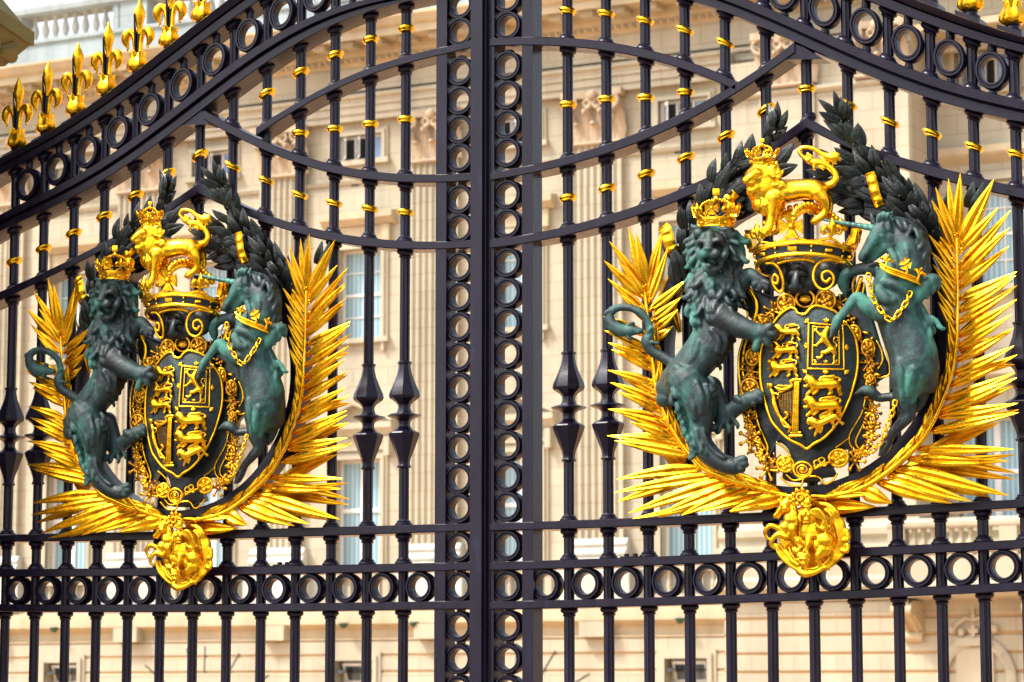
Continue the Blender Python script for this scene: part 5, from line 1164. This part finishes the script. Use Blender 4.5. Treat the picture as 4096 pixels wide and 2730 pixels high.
# ---- gilded lion standing on the crown
mb = Sk()
mb.chain(A_, [(1480, 1060, 165, 118), (1570, 1050, 165, 118), (1690, 1040, 160, 104), (1810, 1025, 160, 94), (1910, 1030, 165, 96), (1970, 1050, 165, 88)], 16)
mb.chain(A_, [(1955, 1050, 205, 82), (1995, 1110, 215, 64), (2020, 1180, 215, 42), (2010, 1235, 215, 36), (1975, 1275, 225, 36), (1925, 1305, 235, 34)]); mb.chain(A_, [(1930, 1296, 240, 22), (1900, 1316, 245, 20)]); mb.chain(A_, [(1950, 1310, 240, 20), (1930, 1334, 245, 18)])
mb.chain(A_, [(1990, 1060, 110, 78), (2040, 1130, 100, 50), (2055, 1190, 100, 36), (2040, 1250, 110, 32), (2010, 1280, 120, 30)])
mb.chain(A_, [(1545, 1100, 225, 84), (1545, 1190, 235, 62), (1535, 1270, 240, 46), (1520, 1340, 245, 42), (1500, 1390, 255, 46), (1480, 1415, 262, 36)])
for X, Y in ((1462, 1380), (1465, 1415), (1490, 1435), (1520, 1430)): mb.lump(A_, X, Y, 275, 20, 18, 16)
mb.chain(A_, [(1610, 1120, 110, 70), (1605, 1220, 100, 46), (1585, 1320, 110, 38), (1575, 1390, 130, 42), (1555, 1405, 140, 34)])
mb.lump(A_, 1470, 1000, 170, 165, 190, 125); mb.lump(A_, 1460, 900, 175, 140, 130, 115); mb.lump(A_, 1440, 1140, 185, 85, 110, 80)
mb.lump(A_, 1385, 920, 235, 92, 95, 80); mb.chain(A_, [(1400, 870, 290, 36), (1350, 910, 315, 38), (1315, 940, 318, 40)]); mb.lump(A_, 1310, 945, 318, 40, 36, 40); mb.lump(A_, 1345, 965, 312, 42, 32, 36); mb.chain(A_, [(1400, 1010, 270, 42), (1360, 1035, 290, 32), (1338, 1032, 300, 24)])
mb.lump(A_, 1365, 880, 312, 26, 14, 14); mb.lump(A_, 1420, 875, 312, 30, 16, 16); mb.lump(A_, 1350, 1060, 280, 24, 34, 22)
rnd = random.Random(5)
for i in range(95):
    a = rnd.uniform(-2.9, 1.9); r = rnd.uniform(.55, 1.0); x = 1468 + 150 * r * math.cos(a); y = 1000 + 205 * r * math.sin(a)
    if x < 1400 and 850 < y < 1060: continue
    w = 170 + 118 * math.sqrt(max(.03, 1 - ((x - 1468) / 180) ** 2 - ((y - 1000) / 225) ** 2)); dr = math.degrees(math.atan2(y - 930, x - 1390))
    mb.curl(A_, x, y, w, dr + rnd.uniform(-30, 30) * .8, rnd.uniform(70, 115), rnd.uniform(14, 20), rnd.choice((-1, 1)) * rnd.uniform(.5, 1.1), 8)
for i in range(7): mb.curl(A_, 2035 + rnd.uniform(-8, 8), 1050 + 26 * i, 150, 70 + rnd.uniform(-30, 30), 60, 16, 1)
for i in range(6): mb.curl(A_, 1570 + rnd.uniform(-10, 20), 1180 + 22 * i, 230, 95, 45, 11, -.8)
mb.chain(A_, [(1960, 990, 150, 32), (2060, 985, 150, 36), (2112, 935, 152, 37), (2092, 860, 154, 34), (2020, 805, 158, 32), (1945, 785, 160, 40), (1880, 775, 162, 30), (1815, 730, 165, 21), (1785, 685, 165, 20), (1825, 650, 165, 20), (1915, 662, 165, 22), (1985, 708, 168, 27), (2060, 738, 170, 40), (2110, 735, 170, 40)], 12, 5)
for X, Y, a, tn in ((2050, 720, -40, 1), (2090, 715, -15, .8), (2110, 740, 20, 1), (2080, 760, 60, -1), (1900, 730, 200, 1.2), (1890, 745, 150, -1), (1960, 820, 20, 1), (1920, 800, 100, -1)): mb.curl(A_, X, Y, 180, a, 75, 19, tn)
cl = mb.fuse('crest_lion', GOLD, arms_r, .0038, 1)
crown('crown', cl, A_, 1452, 800, 190, 98, 42, 122, 12, math.radians(-20), depth=.9, flare=1.16)

# ---- lion supporter
mb = Sk()
mb.chain(D_, [(1030, 860, 105, 190), (1015, 1000, 110, 192), (935, 1130, 110, 182), (815, 1275, 110, 172), (715, 1410, 110, 180)], 18)
mb.lump(D_, 600, 1460, 90, 105, 100, 90); mb.lump(D_, 575, 1550, 80, 82, 90, 80)
mb.chain(D_, [(745, 1400, 160, 185), (845, 1545, 170, 172), (890, 1690, 172, 138), (892, 1820, 170, 112), (905, 1940, 170, 102), (965, 2040, 172, 100), (1070, 2125, 180, 88), (1180, 2165, 188, 84)], 16)
for X, Y in ((1292, 2098), (1300, 2140), (1268, 2188), (1215, 2200)): mb.chain(D_, [(1190, 2150, 195, 55), (X - 14, Y, 215, 38), (X + 12, Y + 10, 205, 26)])
mb.chain(D_, [(1000, 1450, 60, 95), (1050, 1560, 55, 80), (1085, 1700, 50, 92), (1120, 1755, 55, 80)], 14); mb.chain(D_, [(1100, 1745, 55, 82), (1200, 1655, 75, 74), (1330, 1570, 110, 72), (1400, 1545, 125, 60)], 14)
for X, Y in ((1440, 1520), (1435, 1565), (1375, 1600), (1300, 1600), (1260, 1580)): mb.chain(D_, [(X - 35, Y - 25, 130, 36), (X, Y, 150, 32), (X + 8, Y + 22, 140, 20)])
mb.chain(D_, [(1075, 830, 185, 150), (1170, 880, 215, 122), (1290, 930, 240, 98), (1390, 960, 250, 84), (1450, 965, 256, 80)], 16)
for X, Y in ((1535, 905), (1555, 985), (1505, 1062), (1395, 1110)): mb.chain(D_, [(1440, 960 + (Y - 985) * .3, 262, 52), ((1440 + X) / 2, (960 + Y) / 2, 280, 40), (X, Y, 276, 34), (X + 14, Y + 24, 262, 14)])
for t_ in range(4): mb.chain(D_, [(1110 + 20 * t_, 800 + 40 * t_, 300, 20), (1230 + 10 * t_, 880 + 30 * t_, 300 - 8 * t_, 16), (1350, 935 + 18 * t_, 318 - 10 * t_, 10)])
mb.chain(D_, [(1240, 560, 60, 90), (1330, 455, 85, 72), (1410, 490, 105, 62), (1465, 525, 115, 48)], 14)
for X, Y in ((1515, 545), (1500, 585), (1440, 590), (1385, 560)): mb.chain(D_, [(1430, 505, 125, 40), (X - 10, Y - 20, 145, 28), (X, Y + 8, 138, 14)])
MASS = [(1055, 270, 60, 255, 245, 130), (1040, 560, 100, 262, 215, 150), (1010, 740, 130, 230, 150, 150)]
for m_ in MASS: mb.lump(D_, *m_)
def mw(x, y):
    b = 0
    for cx, cy, cw, rx, ry, rw in MASS:
        q = 1 - ((x - cx) / rx) ** 2 - ((y - cy) / ry) ** 2
        if q > 0: b = max(b, cw + rw * math.sqrt(q))
    return b or 70
# face
mb.lump(D_, 1000, 200, 165, 138, 150, 115); mb.chain(D_, [(978, 95, 250, 46), (975, 150, 300, 44), (968, 205, 350, 44)]); mb.lump(D_, 964, 214, 392, 44, 24, 24); mb.lump(D_, 938, 255, 362, 50, 46, 46); mb.lump(D_, 1022, 258, 360, 58, 48, 46); mb.lump(D_, 985, 250, 345, 60, 40, 50)
mb.chain(D_, [(868, 190, 255, 18), (895, 148, 295, 30), (945, 150, 318, 20)]); mb.chain(D_, [(1015, 150, 315, 20), (1062, 140, 298, 34), (1115, 195, 250, 22)]); mb.lump(D_, 910, 182, 282, 20, 13, 14); mb.lump(D_, 1062, 182, 278, 22, 14, 14)
mb.chain(D_, [(880, 200, 250, 26), (890, 250, 270, 34), (915, 300, 280, 30)]); mb.chain(D_, [(1125, 210, 235, 34), (1115, 270, 260, 40), (1085, 320, 270, 34)])
mb.chain(D_, [(925, 335, 250, 26), (950, 392, 300, 30), (1010, 402, 312, 34), (1070, 385, 285, 30), (1095, 320, 250, 26)]); mb.chain(D_, [(985, 360, 300, 30), (975, 368, 340, 30)]); mb.lump(D_, 1005, 430, 290, 50, 28, 36); mb.lump(D_, 1000, 320, 200, 80, 60, 40)
mb.lump(D_, 880, 75, 165, 48, 44, 40); mb.lump(D_, 1170, 95, 150, 50, 46, 40)
rnd = random.Random(9)
for ring_, (rx, ry, n, ln) in enumerate(((178, 200, 18, 125), (236, 240, 24, 135))):
    for i in range(n):
        a = 2 * PI * i / n + ring_ * .2; x, y = 1010 + ring_ * 25 + rx * math.cos(a) * .98, 235 + ring_ * 15 + ry * math.sin(a)
        if y < 40: y = 40 + rnd.uniform(0, 30)
        sd = 1 if math.cos(a) > 0 else -1; dr = 90 - sd * (30 if math.sin(a) > -.2 else 70) + rnd.uniform(-22, 22)
        mb.curl(D_, x - sd * 10, y - 20, max(80, mw(x, y) - (0 if ring_ == 0 else 14)), dr, ln, rnd.uniform(27, 35), sd * rnd.uniform(.5, 1.0) * rnd.choice((-1, 1, 1)), 18)
for row in range(6):
    for i in range(7):
        x = 815 + 70 * i + rnd.uniform(-22, 22) + 10 * (row % 2); y = 440 + 68 * row + rnd.uniform(-22, 22)
        if ((x - 1030) / 265) ** 2 + ((y - 610) / 300) ** 2 > 1.0: continue
        mb.curl(D_, x, y, mw(x, y) - 6, 90 + rnd.uniform(-28, 28) + (1030 - x) * .09, rnd.uniform(125, 170), rnd.uniform(28, 38), rnd.choice((-1, 1)) * rnd.uniform(.7, 1.15), 30)
for X, Y, w, a, tn, r in ((655, 1480, 300, 70, -1.2, 34), (640, 1530, 270, 95, -1.2, 32), (690, 1600, 270, 80, 1.1, 32), (700, 1660, 250, 70, 1, 32), (725, 1730, 240, 70, 1, 32), (745, 1800, 240, 75, 1, 34), (770, 1870, 235, 65, 1.1, 34), (800, 1930, 235, 60, -1, 30), (815, 1980, 230, 80, 1, 30), (985, 1370, 290, 50, 1.3, 32), (1015, 1410, 270, 80, 1.2, 32), (1045, 1460, 240, 100, 1, 28), (1000, 1500, 250, 110, 1, 26), (1080, 1790, 130, 100, .8, 30), (1140, 1780, 130, 70, .8, 30), (1195, 1745, 130, 50, .8, 28), (1050, 1790, 120, 130, .8, 30), (850, 2030, 230, 110, 1, 30), (900, 1950, 270, 80, .7, 24)): mb.curl(D_, X, Y, w, a, 120, r, tn, 14)
for pts in ([(860, 1420, 300, 40), (900, 1540, 315, 46), (905, 1680, 296, 34)], [(790, 1500, 300, 36), (830, 1620, 305, 40), (850, 1740, 288, 28)], [(950, 1440, 280, 30), (960, 1560, 285, 34), (940, 1700, 275, 26)], [(860, 1840, 262, 28), (880, 1950, 262, 30), (950, 2050, 262, 24)], [(920, 1830, 262, 26), (950, 1940, 262, 26), (1020, 2030, 258, 22), (1110, 2090, 258, 20)], [(690, 1290, 250, 50), (760, 1350, 268, 60), (850, 1390, 268, 46)], [(880, 1060, 262, 34), (850, 1160, 258, 40), (800, 1230, 252, 34)], [(1000, 950, 290, 30), (1060, 1040, 280, 34), (1050, 1130, 262, 30)], [(1110, 960, 270, 26), (1130, 1050, 250, 30), (1090, 1150, 230, 26)]): mb.chain(D_, pts)
for i in range(5): mb.curl(D_, 1190 - 32 * i, 1000 + 62 * i, 120, 60, 80, 22, 1)
mb.chain(D_, [(665, 1245, 60, 50), (550, 1180, 60, 48), (455, 1120, 60, 50), (415, 1040, 64, 50), (445, 970, 66, 37), (432, 880, 66, 34), (372, 795, 66, 34), (270, 745, 66, 35), (155, 745, 66, 36), (85, 800, 66, 44), (102, 890, 66, 56), (185, 945, 70, 58), (285, 948, 72, 48), (368, 950, 72, 24)], 12, 5)
for X, Y, a, tn in ((430, 960, -60, 1), (470, 1050, 20, -1), (250, 900, -30, 1), (300, 950, 10, 1), (240, 985, 60, -1), (90, 770, 160, -1)): mb.curl(D_, X, Y, 95, a, 85, 22, tn)
sl_o = mb.fuse('lion_supporter', BRONZE, arms_r, .0042, 1)
crown('crown', sl_o, D_, 1040, 28, 120, 152, 62, 186, 26, math.radians(-12), depth=.85, flare=1.10)

# ---- unicorn supporter
mb = Sk()
f = lambda X, Y: ((F_.ox + X / F_.sc - C_.ox) * C_.sc, (F_.oy + Y / F_.sc - C_.oy) * C_.sc)
mb.chain(C_, [(850, 770, 120, 125), (945, 880, 120, 146), (965, 1010, 118, 172), (885, 1165, 125, 205), (835, 1320, 130, 208), (880, 1470, 130, 205), (940, 1640, 130, 212), (*f(1325, 90), 135, 222), (*f(1340, 180), 140, 224)], 24, 8)
mb.lump(C_, *f(1348, 235), 140, 228, 232, 205); mb.lump(C_, *f(1300, 340), 150, 185, 190, 170); mb.lump(C_, *f(1420, 300), 130, 150, 190, 140)
for pts in ([(*f(1200, 180), 300, 40), (*f(1220, 300), 310, 46), (*f(1235, 430), 280, 36), (*f(1240, 540), 245, 26)], [(*f(1330, 260), 330, 50), (*f(1300, 380), 310, 46), (*f(1290, 500), 260, 30)], [(*f(1400, 330), 290, 44), (*f(1360, 440), 250, 40), (*f(1330, 560), 215, 28)], [(700, 1250, 300, 50), (760, 1330, 322, 56), (830, 1350, 325, 40)], [(760, 1180, 315, 50), (850, 1210, 322, 50), (930, 1260, 305, 40)], [(800, 880, 225, 30), (850, 980, 262, 36), (870, 1080, 292, 36)], [(930, 820, 230, 26), (960, 920, 258, 34), (960, 1020, 272, 34)]): mb.chain(C_, pts)
mb.chain(C_, [(*f(1300, 330), 160, 165), (*f(1262, 450), 165, 122), (*f(1262, 560), 160, 88), (*f(1292, 668), 150, 66), (*f(1215, 765), 150, 52), (*f(1140, 845), 150, 42), (*f(1108, 905), 150, 45)], 14)
mb.chain(C_, [(*f(1108, 905), 150, 44), (*f(1080, 965), 155, 48), (*f(1050, 1020), 158, 36), (*f(1018, 1050), 160, 10)], 12); mb.lump(C_, *f(1110, 885), 150, 46, 30, 36)
mb.chain(C_, [(*f(1215, 525), 90, 62), (*f(1120, 512), 100, 42), (*f(1030, 520), 110, 40), (*f(990, 500), 112, 48), (*f(940, 462), 118, 52), (*f(880, 452), 122, 44), (*f(795, 488), 124, 10)], 12)
mb.chain(C_, [(*f(1480, 300), 90, 100), (*f(1510, 390), 90, 60), (*f(1500, 440), 90, 40)]); mb.chain(C_, [(*f(1420, 430), 60, 80), (*f(1385, 560), 55, 62), (*f(1365, 620), 55, 36)])
mb.lump(C_, 770, 800, 185, 108, 108, 80); mb.lump(C_, 735, 725, 180, 90, 75, 80); mb.chain(C_, [(715, 730, 215, 78), (665, 800, 225, 66), (615, 875, 228, 52), (575, 935, 226, 46), (560, 962, 222, 42)], 14); mb.chain(C_, [(765, 850, 195, 70), (705, 925, 195, 40), (640, 985, 195, 26), (575, 1008, 195, 18)]); mb.chain(C_, [(690, 870, 200, 50), (640, 930, 205, 36)])
mb.lump(C_, 558, 955, 238, 20, 14, 12); mb.lump(C_, 548, 985, 215, 26, 18, 22); mb.chain(C_, [(690, 790, 262, 16), (725, 768, 272, 24), (770, 790, 255, 18)]); mb.lump(C_, 735, 806, 262, 20, 14, 14); mb.lump(C_, 790, 850, 220, 60, 66, 40)
mb.chain(C_, [(660, 655, 150, 30), (645, 600, 150, 22), (632, 565, 150, 7)]); mb.chain(C_, [(800, 640, 170, 32), (815, 590, 170, 24), (828, 550, 170, 7)])
for X, Y, a, tn, ln in ((700, 640, -80, .9, 90), (730, 630, -60, -.9, 95), (770, 630, -70, .9, 95), (700, 670, 120, 1, 100), (740, 650, 100, -1, 110), (690, 700, 130, .6, 80)): mb.curl(C_, X, Y, 235, a, ln * 1.1, 30, tn, 15)
rnd = random.Random(21)
path = spline([(830, 620, 120), (930, 640, 110), (1040, 690, 100), (1115, 770, 95), (1140, 870, 92), (1140, 980, 92), (1130, 1080, 90)], 8)
for i, p in enumerate(path):
    mb.curl(C_, p[0] - rnd.uniform(0, 60), p[1] + rnd.uniform(-15, 15), p[2] + rnd.uniform(0, 60), 50 + 45 * i / len(path) + rnd.uniform(-25, 25), rnd.uniform(120, 180), rnd.uniform(24, 34), rnd.choice((-1, 1)) * rnd.uniform(.4, .9), 20)
for i in range(16):
    p = path[int(i / 16 * len(path))]; mb.curl(C_, p[0] - rnd.uniform(0, 40), p[1], p[2] + 70 + rnd.uniform(0, 40), 60 + 50 * i / 16 + rnd.uniform(-30, 30), rnd.uniform(120, 170), 26, rnd.choice((-1, 1)) * rnd.uniform(.4, 1), 20)
mb.chain(C_, [(840, 640, 120, 50), (960, 670, 110, 52), (1070, 750, 100, 52), (1125, 870, 92, 44), (1135, 1000, 90, 34)])
for X, Y, a, tn in ((690, 1060, 80, .6), (700, 1080, 95, -.8), (720, 1090, 85, .9)): mb.curl(C_, X, Y, 215, a, 120, 22, tn)
mb.chain(C_, [(745, 1460, 235, 105), (680, 1430, 245, 92), (590, 1385, 252, 72), (515, 1325, 258, 56), (445, 1390, 256, 44), (385, 1470, 256, 40), (335, 1530, 256, 46)], 14); mb.chain(C_, [(335, 1530, 256, 46), (312, 1600, 258, 42), (268, 1690, 258, 9)], 12); mb.lump(C_, 350, 1505, 256, 48, 34, 36)
mb.chain(C_, [(730, 1080, 90, 78), (570, 1065, 85, 56), (440, 1100, 78, 50), (385, 1165, 78, 54), (398, 1240, 78, 46), (410, 1310, 78, 10)], 14)
mb.chain(C_, [(1010, 1360, 200, 70), (1085, 1260, 205, 74), (1160, 1180, 195, 72), (1220, 1165, 175, 48), (1235, 1230, 165, 30)])
for X, Y, a, tn in ((1060, 1270, 70, .8), (1100, 1230, 80, -.8), (1150, 1190, 85, .7), (1200, 1180, 90, .5), (1080, 1400, 60, 1), (1120, 1470, 70, -1), (1180, 1500, 40, 1), (1130, 1540, 100, 1.2), (1220, 1530, 60, -.9), (1160, 1600, 80, .8)): mb.curl(C_, X, Y, 215, a, 150, 30, tn, 10)
mb.chain(C_, [(1020, 1370, 180, 60), (1080, 1450, 170, 56), (1130, 1540, 150, 52), (1180, 1620, 130, 44)])
un = mb.fuse('unicorn_supporter', BRONZE, arms_r, .0042, 2)
mb = Sk(); a, b_ = C_(655, 702, 230), C_(192, 624, 262); a, b_ = np.array(a), np.array(b_); n = 40; vs = []
pts = [a + (b_ - a) * i / n for i in range(n + 1)]; mb.tube([tuple(p) for p in pts], [14 * (1 - .72 * i / n) * (1 + .10 * math.sin(i * 1.4)) for i in range(n + 1)], 12); mb.hard('horn', HORN, un, 70)
# collar like a coronet, and the chain
mb = Sk()
band = spline([(715, 1030, 330), (790, 1075, 352), (880, 1110, 352), (970, 1140, 335), (1050, 1175, 290), (1090, 1205, 235)], 6)
for o, r in ((-24, 6), (24, 6), (0, 3.5)): mb.tube([C_(p[0] + o * .35, p[1] + o, p[2] + (0 if o else -3)) for p in band], r, 8)
vs = [C_(p[0] + o * .35, p[1] + o, p[2] - 4 - d) for p in band for o, d in ((-24, 0), (24, 0), (24, 16), (-24, 16))]; mb.add(vs, [(i * 4 + j, i * 4 + (j + 1) % 4, (i + 1) * 4 + (j + 1) % 4, (i + 1) * 4 + j) for i in range(len(band) - 1) for j in range(4)])
for X, Y, w, r in ((945, 1020, 345, 52), ): 
    c = C_(X, Y, w)
    for k in range(4):
        q = k * PI / 2 + .3; mb.add([(c[0] + u * r / 2.24 * math.cos(q) - v * r / 2.24 * math.sin(q), c[1] + u * r / 2.24 * math.sin(q) + v * r / 2.24 * math.cos(q), c[2] + h) for u, v, h in ((.12, .14, 4), (.12, -.14, 4), (1, -.6, 5), (1, .6, 5), (.6, 0, 0), (.12, .14, -5), (.12, -.14, -5), (1, -.6, -5), (1, .6, -5))], [(0, 1, 4), (1, 2, 4), (2, 3, 4), (3, 0, 4), (8, 7, 6, 5), (0, 5, 6, 1), (1, 6, 7, 2), (2, 7, 8, 3), (3, 8, 5, 0)])
    mb.sphere((c[0], c[1], c[2] + 5), 6, 8, 6); mb.tube([C_(955, 1060, 350), C_(965, 1110, 345)], 6, 8)
for X, Y, w, t_ in ((775, 980, 350, .35), (1065, 1095, 290, .55)):
    for k in (-70, 0, 70):
        q = math.radians(-90 + k) + t_; mb.tube([C_(X - 20 * math.cos(q) * .2, Y + 30, w), C_(X + 30 * math.cos(q), Y + 30 * math.sin(q), w + 6), C_(X + 48 * math.cos(q), Y + 42 * math.sin(q) + (16 if k else 0), w)], [4, 7.5, 8.5 if k else 4], 8)
    mb.tube([C_(X, Y + 30, w), C_(X - 10, Y + 75, w)], 6, 8)
mb.hard('coronet_collar', GOLD, un, 50)
def links(pts, n, r=8.5, th=3.6):
    ch = Sk(); st = spline(pts, 8); L = [0]
    for p, q in zip(st, st[1:]): L.append(L[-1] + np.linalg.norm(np.array(q) - np.array(p)))
    for i in range(n):
        c = [np.array([np.interp(L[-1] * (i + v) / n, L, [p[k] for p in st]) for k in range(3)]) for v in (-.12, .5, 1.12)]
        d = c[2] - c[0]; u = d / np.linalg.norm(d); v_ = np.cross(u, (0, 0, 1.0)); v_ /= np.linalg.norm(v_); 
        if i % 2: v_ = v_ * .35 + np.array((0, 0, .9))
        hl_ = np.linalg.norm(d) / 2; q = [(-.8, -1), (.8, -1), (1, -.6), (1, .6), (.8, 1), (-.8, 1), (-1, .6), (-1, -.6)]
        ch.tube([tuple(c[1] + u * a * hl_ + v_ * b_ * r) for a, b_ in q], th, 7, closed=True)
    ch.hard('chain', GOLD, un, 70)
links([C_(612, 1110, 330), C_(625, 1200, 335), C_(655, 1330, 345), C_(735, 1450, 360), C_(820, 1525, 365), C_(900, 1440, 355), C_(960, 1350, 330), C_(990, 1270, 300)], 15)
links([F_(1172, 545, 235), F_(1140, 660, 240), F_(1095, 780, 230), F_(1060, 880, 220), F_(1010, 960, 200), F_(945, 1015, 170), F_(870, 1035, 120)], 13)

# ---- medallion: rider on a rearing horse above a dragon
mb = Sk(); ml = lambda X, Y, w, rx, ry=None, rw=None: mb.lump(M_, X, Y, w, rx, ry, rw); mc = lambda *p: mb.chain(M_, list(p))
ml(720, 540, 20, 255, 280, 36)
# sweep of drapery and wing on the right, in ridges
mc((770, 245, 140, 26), (880, 262, 165, 28), (945, 325, 170, 34), (930, 420, 130, 30))
for k in range(5): q = k * 13; mc((950 - q * .6, 320 + q * .6, 150 + q * .5, 15), (1005 - q, 440 + q * .2, 168 + q * .3, 17), (1038 - q * 1.2, 560, 168 + q * .2, 18), (1010 - q * 1.2, 660 - q * .3, 170, 18), (930 - q, 755 - q * .5, 172, 18), (830 - q * .6, 812 - q * .6, 170, 15))
mc((1040, 480, 180, 24), (1050, 545, 190, 22), (1020, 560, 195, 16)); mc((1044, 600, 180, 22), (1040, 650, 185, 22), (1000, 650, 190, 14)); ml(985, 470, 150, 50, 110, 40); ml(990, 620, 140, 50, 80, 40)
# left rim and folds below the horse
for k in range(3): mc((425 + 22 * k, 595, 130 + 8 * k, 15), (468 + 24 * k, 690 - 8 * k, 148, 16), (548 + 16 * k, 768 - 14 * k, 152, 16), (635 + 8 * k, 818 - 12 * k, 156, 17))
mc((430, 600, 120, 20), (450, 640, 130, 24)); mc((640, 825, 160, 34), (690, 846, 170, 36), (770, 830, 178, 24), (850, 790, 185, 22), (885, 805, 180, 14)); mc((790, 820, 180, 14), (870, 740, 190, 16), (900, 700, 180, 14)); mc((700, 800, 185, 14), (760, 800, 192, 12), (830, 770, 192, 10))
# horse
mc((560, 250, 150, 40), (572, 320, 155, 52), (560, 390, 165, 62)); ml(540, 380, 190, 44, 60, 40); ml(505, 450, 190, 54, 56, 52); ml(570, 465, 185, 58, 60, 52); ml(540, 520, 170, 60, 46, 52); mc((600, 300, 175, 26), (610, 400, 185, 30), (600, 470, 180, 24))
mc((530, 225, 185, 36), (490, 270, 205, 33), (450, 325, 208, 23), (428, 352, 206, 21)); ml(508, 285, 215, 30, 34, 26); mc((495, 305, 195, 22), (460, 350, 195, 15), (452, 368, 195, 12)); ml(480, 262, 236, 10, 9, 8); ml(424, 346, 222, 9, 8, 8); mc((512, 215, 190, 15), (500, 190, 190, 6)); mc((545, 212, 190, 14), (540, 188, 190, 5))
for X, Y, a_ in ((470, 235, 230), (490, 220, 250), (560, 225, 20), (580, 245, 40), (592, 280, 60), (600, 320, 75), (605, 360, 85), (520, 215, 300)): mb.curl(M_, X, Y, 205, a_, 46, 13, .9)
mc((620, 560, 150, 60), (700, 600, 140, 64), (780, 610, 150, 70)); ml(845, 560, 185, 86, 76, 70); ml(850, 640, 180, 74, 70, 62); ml(790, 600, 185, 60, 70, 55); ml(905, 590, 175, 36, 50, 36)
mc((495, 490, 205, 32), (430, 445, 212, 26), (378, 438, 212, 24), (342, 485, 206, 19), (350, 520, 202, 15), (368, 545, 200, 17)); mc((525, 530, 215, 32), (450, 512, 222, 27), (404, 550, 222, 22), (392, 600, 214, 17), (425, 628, 208, 15)); mc((455, 450, 225, 10), (500, 440, 230, 12), (520, 460, 225, 8))
mc((830, 640, 195, 58), (800, 690, 200, 44), (795, 735, 190, 30), (820, 775, 185, 22), (850, 785, 185, 16)); mc((880, 650, 170, 40), (880, 720, 160, 26), (860, 760, 160, 20))
# rider
ml(705, 235, 222, 30, 34, 30); mc((672, 262, 225, 14), (705, 272, 232, 16), (735, 258, 225, 12)); mc((690, 205, 225, 14), (720, 200, 220, 18), (750, 215, 210, 14)); ml(690, 318, 208, 40, 34, 32); ml(668, 340, 222, 22, 26, 20); ml(712, 340, 222, 22, 26, 20); ml(692, 382, 208, 36, 30, 28)
mc((665, 408, 225, 9), (720, 408, 225, 9))
for k in range(8): mc((668 + 10 * k, 420, 215, 9), (658 + 16 * k, 470, 224, 11), (650 + 20 * k, 520 + 10 * (k % 2), 226, 11))
mc((712, 540, 220, 30), (708, 590, 230, 25), (695, 640, 232, 18), (700, 680, 230, 20), (676, 690, 232, 14)); mc((648, 320, 222, 18), (632, 360, 236, 14), (642, 392, 242, 13)); mc((644, 365, 246, 6), (632, 640, 226, 6))
for k in range(4): mc((740 + 6 * k, 300 + 16 * k, 215, 15), (800 + 12 * k, 300 + 26 * k, 226 - 4 * k, 16), (850 + 6 * k, 370 + 26 * k, 222 - 4 * k, 15), (830 + 10 * k, 430 + 14 * k, 212, 12))
mc((860, 300, 200, 18), (905, 350, 200, 20), (900, 430, 190, 16), (880, 460, 190, 12)); mc((770, 420, 215, 14), (820, 460, 215, 15), (870, 455, 205, 10))
# dragon
ml(612, 655, 205, 32, 34, 28); ml(645, 692, 212, 40, 34, 30); ml(688, 728, 205, 40, 34, 30); mc((600, 625, 215, 12), (575, 618, 208, 6)); mc((585, 655, 225, 10), (572, 680, 220, 6)); ml(612, 656, 234, 10, 10, 8); mc((640, 715, 240, 9), (690, 712, 236, 9), (720, 690, 228, 7)); mc((620, 725, 225, 12), (650, 755, 222, 14), (700, 760, 215, 12)); mb.curl(M_, 600, 645, 225, 200, 46, 11, 1.1); mb.curl(M_, 640, 640, 230, 280, 46, 11, 1.1); mb.curl(M_, 665, 660, 228, 300, 46, 11, -1)
mc((520, 640, 150, 12), (560, 720, 160, 14), (620, 770, 170, 14)); mc((545, 620, 160, 10), (580, 700, 168, 12), (640, 750, 175, 12))
med = mb.fuse('rider_medallion', GOLD, arms_r, .0028, 0)
mb = Sk(); c = M_(650, 190, 230); 
for k in range(9):
    a = 2 * PI * k / 9; mb.sphere((c[0] + 33 * math.cos(a), c[1] + 31 * math.sin(a), c[2] - 6), (11, 11, 12), 8, 6)
mb.sphere((c[0] + 2, c[1], c[2] - 16), (34, 32, 12), 12, 8)
for dx, r in ((-6, 13), (24, 8)): mb.tube([(c[0] + dx + r * math.cos(2 * PI * i / 14), c[1] + r * math.sin(2 * PI * i / 14), c[2] + 2) for i in range(14)], 5, 7, closed=True)
mb.tube([(c[0] + 18, c[1] + 20, c[2]), (c[0] + 24, c[1] + 34, c[2] + 2)], [10, 6], 8)
mb.hard('knot', GOLD, med, 60)

# ---- the other coat of arms on the left leaf
arms_l = copy_tree(arms_r)
arms_l.location = ORIG + Vector((DXZ[0], 0, DXZ[1]))
arms_l['label'] = 'gilded coat of arms on the left gate leaf, the smaller of the two'
